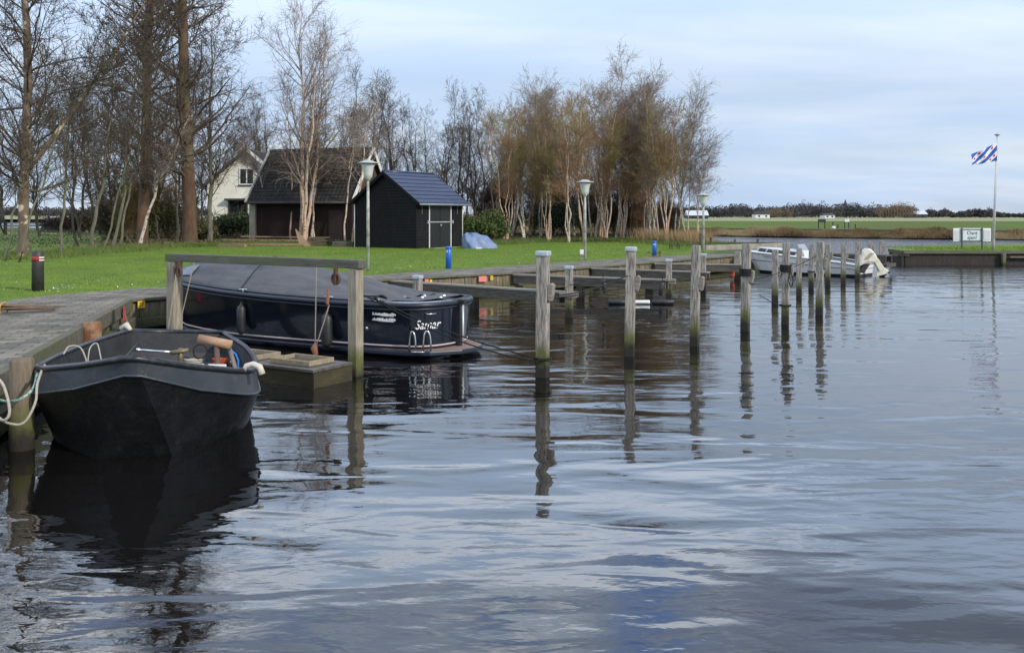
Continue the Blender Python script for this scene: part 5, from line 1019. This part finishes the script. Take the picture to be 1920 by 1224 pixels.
wtube('rope_coil', coil((.66, 3.45, .49), .10, 4, .10, 2), .010, M_orope, 'bright orange rope bundle in the right rear corner of the workboat', 'rope')
wtube('rope_loop', [(.36+.09*math.cos(a), 3.86, .62+.10*math.sin(a)) for a in [i*.28 for i in range(23)]], .009, M_rope_k, 'thin black loop hanging on the stern of the workboat', 'rope')
r = root('mallet', 'large wooden mallet head on two handles standing in the workboat', 'mallet', (0, 0, 0))
MB().tube([wpt(.42, 2.55, .97), wpt(.82, 2.45, .91)], [.055, .06], 12).build('head', mat('raw_wood', (.42, .27, .16), .75, (.32, .19, .11), 8), r, True); MB().tube([wpt(.64, 2.5, .92), wpt(.72, 2.42, .22)], .035, 8).build('handle', mat('brown_handle', (.12, .07, .05), .7), r, True); MB().tube([wpt(.80, 2.5, .86), wpt(.94, 2.25, .50)], .028, 8).build('handle', mat('grey_handle', (.20, .17, .15), .8), r, True)
for i, (x0, x1) in enumerate(((.30, .52), (.56, .78))):
    o = MB().box(x0, 2.30, .44, x1, 2.36, .685).build('white_board', M_white, None, bevel=.01); o.matrix_world = wb.matrix_basis.copy(); tag(o, ['left one of two white boards behind the mallet handles', 'right one of two white boards behind the mallet handles'][i], 'board')
wtube('blue_hose', [(.60, 4.0, .76), (.86, 3.35, .66), (.90, 3.2, .60), (.93, 2.6, .30)], .015, mat('bright_blue_pvc', (.02, .28, .80), .35), 'bright blue pipe along the right inside of the workboat', 'pipe')
wtube('wire_hook', [(.80, 3.0, .62), (.98, 2.6, .50), (1.02, 2.3, .45)], .006, M_galv, 'thin bent wire beside the blue pipe', 'wire')
# white fenders of bent hose on the corners
wtube('hose_fender', [(1.02, 1.00, .82), (1.05, 1.0, .88), (1.12, .96, .905), (1.19, .94, .88), (1.22, .93, .80)], [.026, .032, .034, .036, .038], mat('creamy_hose', (.68, .62, .52), .5, (.55, .49, .4), 6), 'cream bent hose fender on the right bow corner of the workboat', 'fender', n=12)
wtube('hose_fender', [(-.60, 4.16, .86), (-.66, 4.22, .92), (-.72, 4.26, .86)], [.03, .045, .05], MATS['creamy_hose'], 'cream hose fender at the rear left corner of the workboat', 'fender', n=12)
# mooring lines
def rope(pts, r_, m_, label, n=7): o = MB().tube(smooth_path(pts, 6), r_, n).build('mooring_rope', m_, None, True); return tag(o, label, 'rope')
pp = P42
rope([wpt(-.98, .95, .84), pd(82, 9.9, zat(686, 9.9)), pd(70, 9.5, zat(720, 9.5)), pd(66, 9.4, zat(755, 9.4)), pd(45, 9.35, zat(792, 9.35)), pd(15, 9.35, zat(793, 9.35)), pd(-20, 9.5, zat(775, 9.5))], .013, M_rope_w, 'pale rope looping low round the thick left post from the workboat')
rope([pd(70, 9.75, zat(700, 9.75)), pd(62, 9.5, zat(728, 9.5)), pd(40, 9.33, zat(747, 9.33)), pd(10, 9.4, zat(752, 9.4)), pd(-30, 9.6, zat(740, 9.6))], .014, M_rope_g, 'green and white rope tied round the thick left post')
rope([pd(-20, 9.5, zat(700, 9.5)), pd(5, 9.35, zat(720, 9.35)), pd(18, 9.3, zat(770, 9.3)), pd(6, 9.3, zat(788, 9.3)), pd(-14, 9.4, zat(770, 9.4))], .015, M_rope_w, 'tangle of pale rope at the left edge of the picture')
rope([wpt(-1.06, 2.2, .80), wpt(-1.02, 2.3, .88), wpt(-.90, 2.3, .87), wpt(-.82, 2.25, .74), wpt(-.80, 2.3, .62), wpt(-.7, 2.6, .66)], .009, M_rope_w, 'pale knotted rope on the left gunwale of the workboat')
rope([wpt(-.86, 2.6, .55), wpt(-.88, 2.8, .78), wpt(-.82, 2.9, .84), wpt(-.74, 2.7, .74), wpt(-.62, 2.4, .45)], .008, M_rope_w, 'pale rope hoop inside the left rail of the workboat')
rope([wpt(-.95, 1.6, .55), wpt(-.6, 2.6, .56), wpt(-.45, 3.8, .72)], .013, M_black, 'dark line running aft inside the left side of the workboat')
rope([wpt(-.63, 4.2, .86), pd(240, 13.9, .86), pd(232, 17.5, .70)], .012, mat('red_cord', (.28, .06, .06), .8), 'dark red cord from the workboat stern up to the quay')
def bpt(x, y, z): return bow+bx*x+by*y+Vector((0, 0, z))
pA = PP[1017][0]; qn = bpt(6.15, -1.08, sheer(6.15)+.08)
for k_, (dz, dx) in enumerate(((0.30, 0), (.24, -.03))): rope(sag(qn+Vector((dx, 0, 0)), Vector((pA.x-.07, pA.y-.12, dz)), .10+.05*k_, 6), .012, M_rope_k, ['upper black rope from the sloop stern to the nearest pile', 'lower black rope from the sloop stern to the nearest pile'][k_])
rope([qn+Vector((-.45, 0, .02)), qn+Vector((-.3, -.03, .0)), qn+Vector((-.2, 0, .05)), qn+Vector((-.05, -.04, 0)), qn+Vector((.1, 0, .05)), qn+Vector((.2, 0, .0)), qn+Vector((.05, .04, .03)), qn+Vector((-.2, -.03, .04))], .016, M_rope_k, 'black rope wound round the stern cleat of the sloop')
def collar(P, z, R_, label, m_=M_rope_k):
    b_ = MB()
    for j in range(2): b_.tube([(P.x+math.cos(a)*R_, P.y+math.sin(a)*R_, z+j*.022) for a in [i/14*6.283 for i in range(14)]], .011, 6, closed=True)
    tag(b_.build('rope_ring', m_, None, True), label, 'rope')
collar(pA, .27, .135, 'black rope ring low on the nearest mooring pile')
p67, pB = pd(1067, 22.7, .90), PP[1180][0]; rope(sag((pA.x+.1, pA.y, 1.24), (pB.x-.05, pB.y-.1, 1.42), .07, 6), .011, M_rope_k, 'black rope slung between the first and second front piles'); rope(sag((pA.x+.08, pA.y-.02, 1.20), (p67.x+1.9, p67.y-3, 1.12), .03, 6), .010, M_rope_k, 'thin black line leaving the nearest pile towards the finger jetty')
rope(sag((pB.x, pB.y-.1, 1.42), (p67.x, p67.y-.12, .80), .05, 6), .010, M_rope_k, 'black line from the second front pile back to the first jetty post')
rope(sag(p67, pd(1390, 20.1, 1.18), .10, 8), .009, M_rope_k, 'long thin line from the first jetty post to the rope wound pile')
rope([Vector((PP[1472][0].x+.1, PP[1472][0].y-.12, 1.2)), Vector((PP[1472][0].x+.14, PP[1472][0].y-.14, 1.0)), Vector((PP[1472][0].x+.10, PP[1472][0].y-.14, .86)), Vector((PP[1472][0].x+.04, PP[1472][0].y-.14, 1.0)), Vector((PP[1472][0].x+.07, PP[1472][0].y-.12, 1.2))], .013, M_rope_k, 'black loop hanging from the collar of the second collared pile')
q4 = PP[1472][0]; collar(q4, .42, .13, 'black rope ring low on the pile with hanging loop'); rope(sag((q4.x-.1, q4.y, .43), pd(1425, 24, .42), .02, 5), .010, M_rope_k, 'short dark line leading left from the low rope ring')
rope(sag(pd(1400, 28, .5), (PP[1536][0].x, PP[1536][0].y, 1.50), .10, 10), .008, M_rope_k, 'long slanting line rising to the rightmost tall front pile')
collar(PP[1521][0], .55, .12, 'dark ring on the thin pile behind the front row')
# fenders at the jetties
def hang_fender(u, D, v0, v1, r_, m_, label, tilt=0.0):
    z0_, z1_ = zat(v1, D), zat(v0, D); r = root('fender', label, 'fender', pd(u, D, z0_), 0, 'boat fenders'); r.rotation_euler = (0, tilt, 0); h_ = z1_-z0_
    MB().lathe([(0, 0), (r_*.6, .01), (r_, .06), (r_, h_-.06), (r_*.6, h_-.01), (r_*.2, h_), (.0, h_+.05)], 14).build('body', m_, r, True); MB().tube([(0, 0, h_), (0, .03, h_+.16)], .012, 6).build('rope', M_rope_k, r)
hang_fender(1134, 24.5, 524, 550, .06, M_black, 'black fender hanging below the lines between first and second pile', rad(-6)); hang_fender(1238, 26.6, 528, 555, .065, M_black, 'black fender hanging beside the second jetty post', rad(8)); hang_fender(1373, 35.4, 499, 522, .085, mat('faded_red_fender', (.72, .13, .08), .5), 'faded red fender hanging left of the wide short post')
r = root('floating_boom', 'black and white round fender boom floating between the second and third piles', 'boom', pd(1140, 26.0, .06)); X0 = lambda u: (u-1140)/F*26
for a_, b__, m_, nm in ((0, X0(1176), M_black, 'sleeve'), (X0(1178), X0(1218), M_white, 'tube'), (X0(1222), X0(1264), M_black, 'sleeve')): MB().tube([(a_, 0, 0), (a_+.04, 0, 0), (b__-.04, 0, 0), (b__, 0, 0)], [.04, .07, .07, .04] if nm == 'sleeve' else [.055]*4, 14).build(nm, m_, r, True)

# ---- white motor boat (local x aft)
wbow, wst = Vector((10.35, 41.2, 0)), Vector((14.25, 37.7, 0)); d = (wst-wbow); WL = d.length; mbr = root('motor_boat', 'white motor boat with low cabin windows moored behind the far piles', 'boat', wbow, math.atan2(d.y, d.x)); M_gel = mat('white_gelcoat', (.72, .73, .72), .25, (.62, .62, .60), 2, coat=.3)
MG = [(0, 0), (.15, .22), (.5, .50), (1.2, .80), (2.2, .95), (3.5, 1.0), (WL, .95)]
def mplan(k, rake, zf): h_ = [(x+rake*(1-x/WL)**2, -lerp_tab(MG, x)*k, zf(x)) for x in np.concatenate([[0, .06, .15, .3], np.linspace(.5, WL, 16)])]; return h_+[(x, -y, z) for x, y, z in h_[::-1]][:-1]
msh = lambda x: .90-.20*x/WL-.20*(x/WL)**2
MB().grid([mplan(.6, .9, lambda x: -.3), mplan(.80, .62, lambda x: .02), mplan(.84, .5, lambda x: .10)], close=True).build('bottom', mat('black_antifouling', (.015, .015, .015), .6), mbr)
o = MB().grid([mplan(.842, .5, lambda x: .10), mplan(.93, .22, lambda x: msh(x)*.55), mplan(1, 0, msh), mplan(.90, .1, lambda x: msh(x)+.03), mplan(.74, .55, lambda x: msh(x)+.02)], close=True); o.build('hull', M_gel, mbr, bevel=0)
MB().tube(mplan(1.01, -.01, lambda x: msh(x)-.02), .03, 6, closed=True).build('rubbing_strake', mat('grey_trim', (.35, .36, .36), .5), mbr, True); MB().tube(mplan(.945, .18, lambda x: msh(x)*.6), .012, 6, closed=True).build('stripe', M_ink, mbr)
c0_ = [(.45, .0), (.7, .35), (1.3, .62), (2.7, .72)]
def cab(k, z0_): h_ = [(x, -y*k, z0_+msh(x)) for x, y in c0_]; return h_+[(x, -y, z) for x, y, z in h_[::-1]]
MB().grid([cab(1, -.02), [(x+.1, y*.82, z+.20) for x, y, z in cab(1, 0)]], close=True).build('cabin', M_gel, mbr); b_ = MB(); q = [(x+.1, y*.82, z+.20) for x, y, z in cab(1, 0)]; b_.add(q, [tuple(range(len(q)))]); b_.build('cabin_top', M_gel, mbr)
for i in range(4):
    x0 = .74+i*.48; x1 = x0+.38; fy = lambda x, k: -float(np.interp(x, [a for a, _ in c0_], [c for _, c in c0_]))*k
    b_ = MB(); b_.add([(x0, fy(x0, 1)-.012, msh(x0)+.03), (x1, fy(x1, 1)-.012, msh(x1)+.03), (x1+.07, fy(x1, .86)-.012, msh(x1)+.17), (x0+.07, fy(x0, .86)-.012, msh(x0)+.17)]+[(x0, fy(x0, 1)+.01, msh(x0)+.03), (x1, fy(x1, 1)+.01, msh(x1)+.03), (x1+.07, fy(x1, .86)+.01, msh(x1)+.17), (x0+.07, fy(x0, .86)+.01, msh(x0)+.17)], [(0, 1, 2, 3), (4, 7, 6, 5), (0, 4, 5, 1), (1, 5, 6, 2), (2, 6, 7, 3), (3, 7, 4, 0)]); b_.build('window', M_glass, mbr)
b_ = MB(); b_.prism([(2.55, -.45, .6), (2.95, -.45, .6), (2.85, -.45, .98), (2.65, -.45, .98)], (0, .8, 0)); b_.build('console', M_gel, mbr, bevel=.03); MB().prism([(2.66, -.42, .98), (2.70, -.42, .98), (2.56, -.42, 1.24), (2.52, -.42, 1.24)], (0, .74, 0)).build('windscreen', mat('tinted_screen', (.25, .3, .33), .2), mbr)
def mtext(txt, size, x, z, kk, m_, nm):
    dd = Vector((.2, -(lerp_tab(MG, x+.1)-lerp_tab(MG, x-.1))*kk, .2*(-.04))); n_ = Vector((dd.y, -dd.x, 0)).normalized(); return place_text(txt, size, Vector((x, -lerp_tab(MG, x)*kk, z))+n_*.05, dd, (0, 0, 1), m_, mbr, name=nm, extrude=.003)
mtext('Duinhuizen', .15, 1.55, .70, .99, mat('grey_lettering', (.16, .17, .18), .6), 'boat_name'); mtext('8-YP', .22, 3.95, .32, .95, M_ink, 'registration')
# outboard, tilted up
OD = 37.3; oc = pd(1612, OD, 0); r = root('outboard_motor', 'cream outboard motor tilted out of the water at the white boat stern', 'outboard motor', oc); Q = lambda u, v: ((u-1612)/F*OD, 0, zat(v, OD))
M_cream = mat('cream_paint', (.72, .68, .56), .35, (.60, .56, .44), 4)
def slab(pts, y0, y1, nm, m_, bev=.04): return MB().prism([(Q(*p)[0], y0, Q(*p)[2]) for p in pts], (0, y1-y0, 0)).build(nm, m_, r, bevel=bev)
slab([(1608, 500), (1610, 485), (1616, 472), (1624, 465), (1632, 467), (1641, 479), (1644, 487), (1637, 493), (1624, 492)], -.20, .20, 'cowling', M_cream, .07)
slab([(1636, 488), (1645, 484), (1657, 502), (1648, 510)], -.10, .10, 'leg', M_cream, .03); slab([(1641, 519), (1646, 507), (1656, 501), (1666, 508), (1660, 514)], -.05, .05, 'gearcase', M_cream, .02); slab([(1606, 508), (1620, 495), (1630, 494), (1618, 512)], -.14, .14, 'bracket', M_black, .02)
for k_ in range(3): slab([(1616+3*k_, 487), (1617.2+3*k_, 487), (1629+3*k_, 474), (1627.8+3*k_, 474)], -.206, -.198, 'decal', M_ink, 0)
px_, _, pz_ = Q(1663, 511); b_ = MB()
for k_ in range(3): a = k_*2.09; b_.prism([(px_, .02*k_, pz_), (px_+.10*math.cos(a)-.04*math.sin(a), -.02, pz_+.10*math.sin(a)+.04*math.cos(a)), (px_+.14*math.cos(a), 0, pz_+.14*math.sin(a)), (px_+.10*math.cos(a)+.04*math.sin(a), .03, pz_+.10*math.sin(a)-.04*math.cos(a))], (0, .015, 0))
b_.build('propeller', M_black, r)
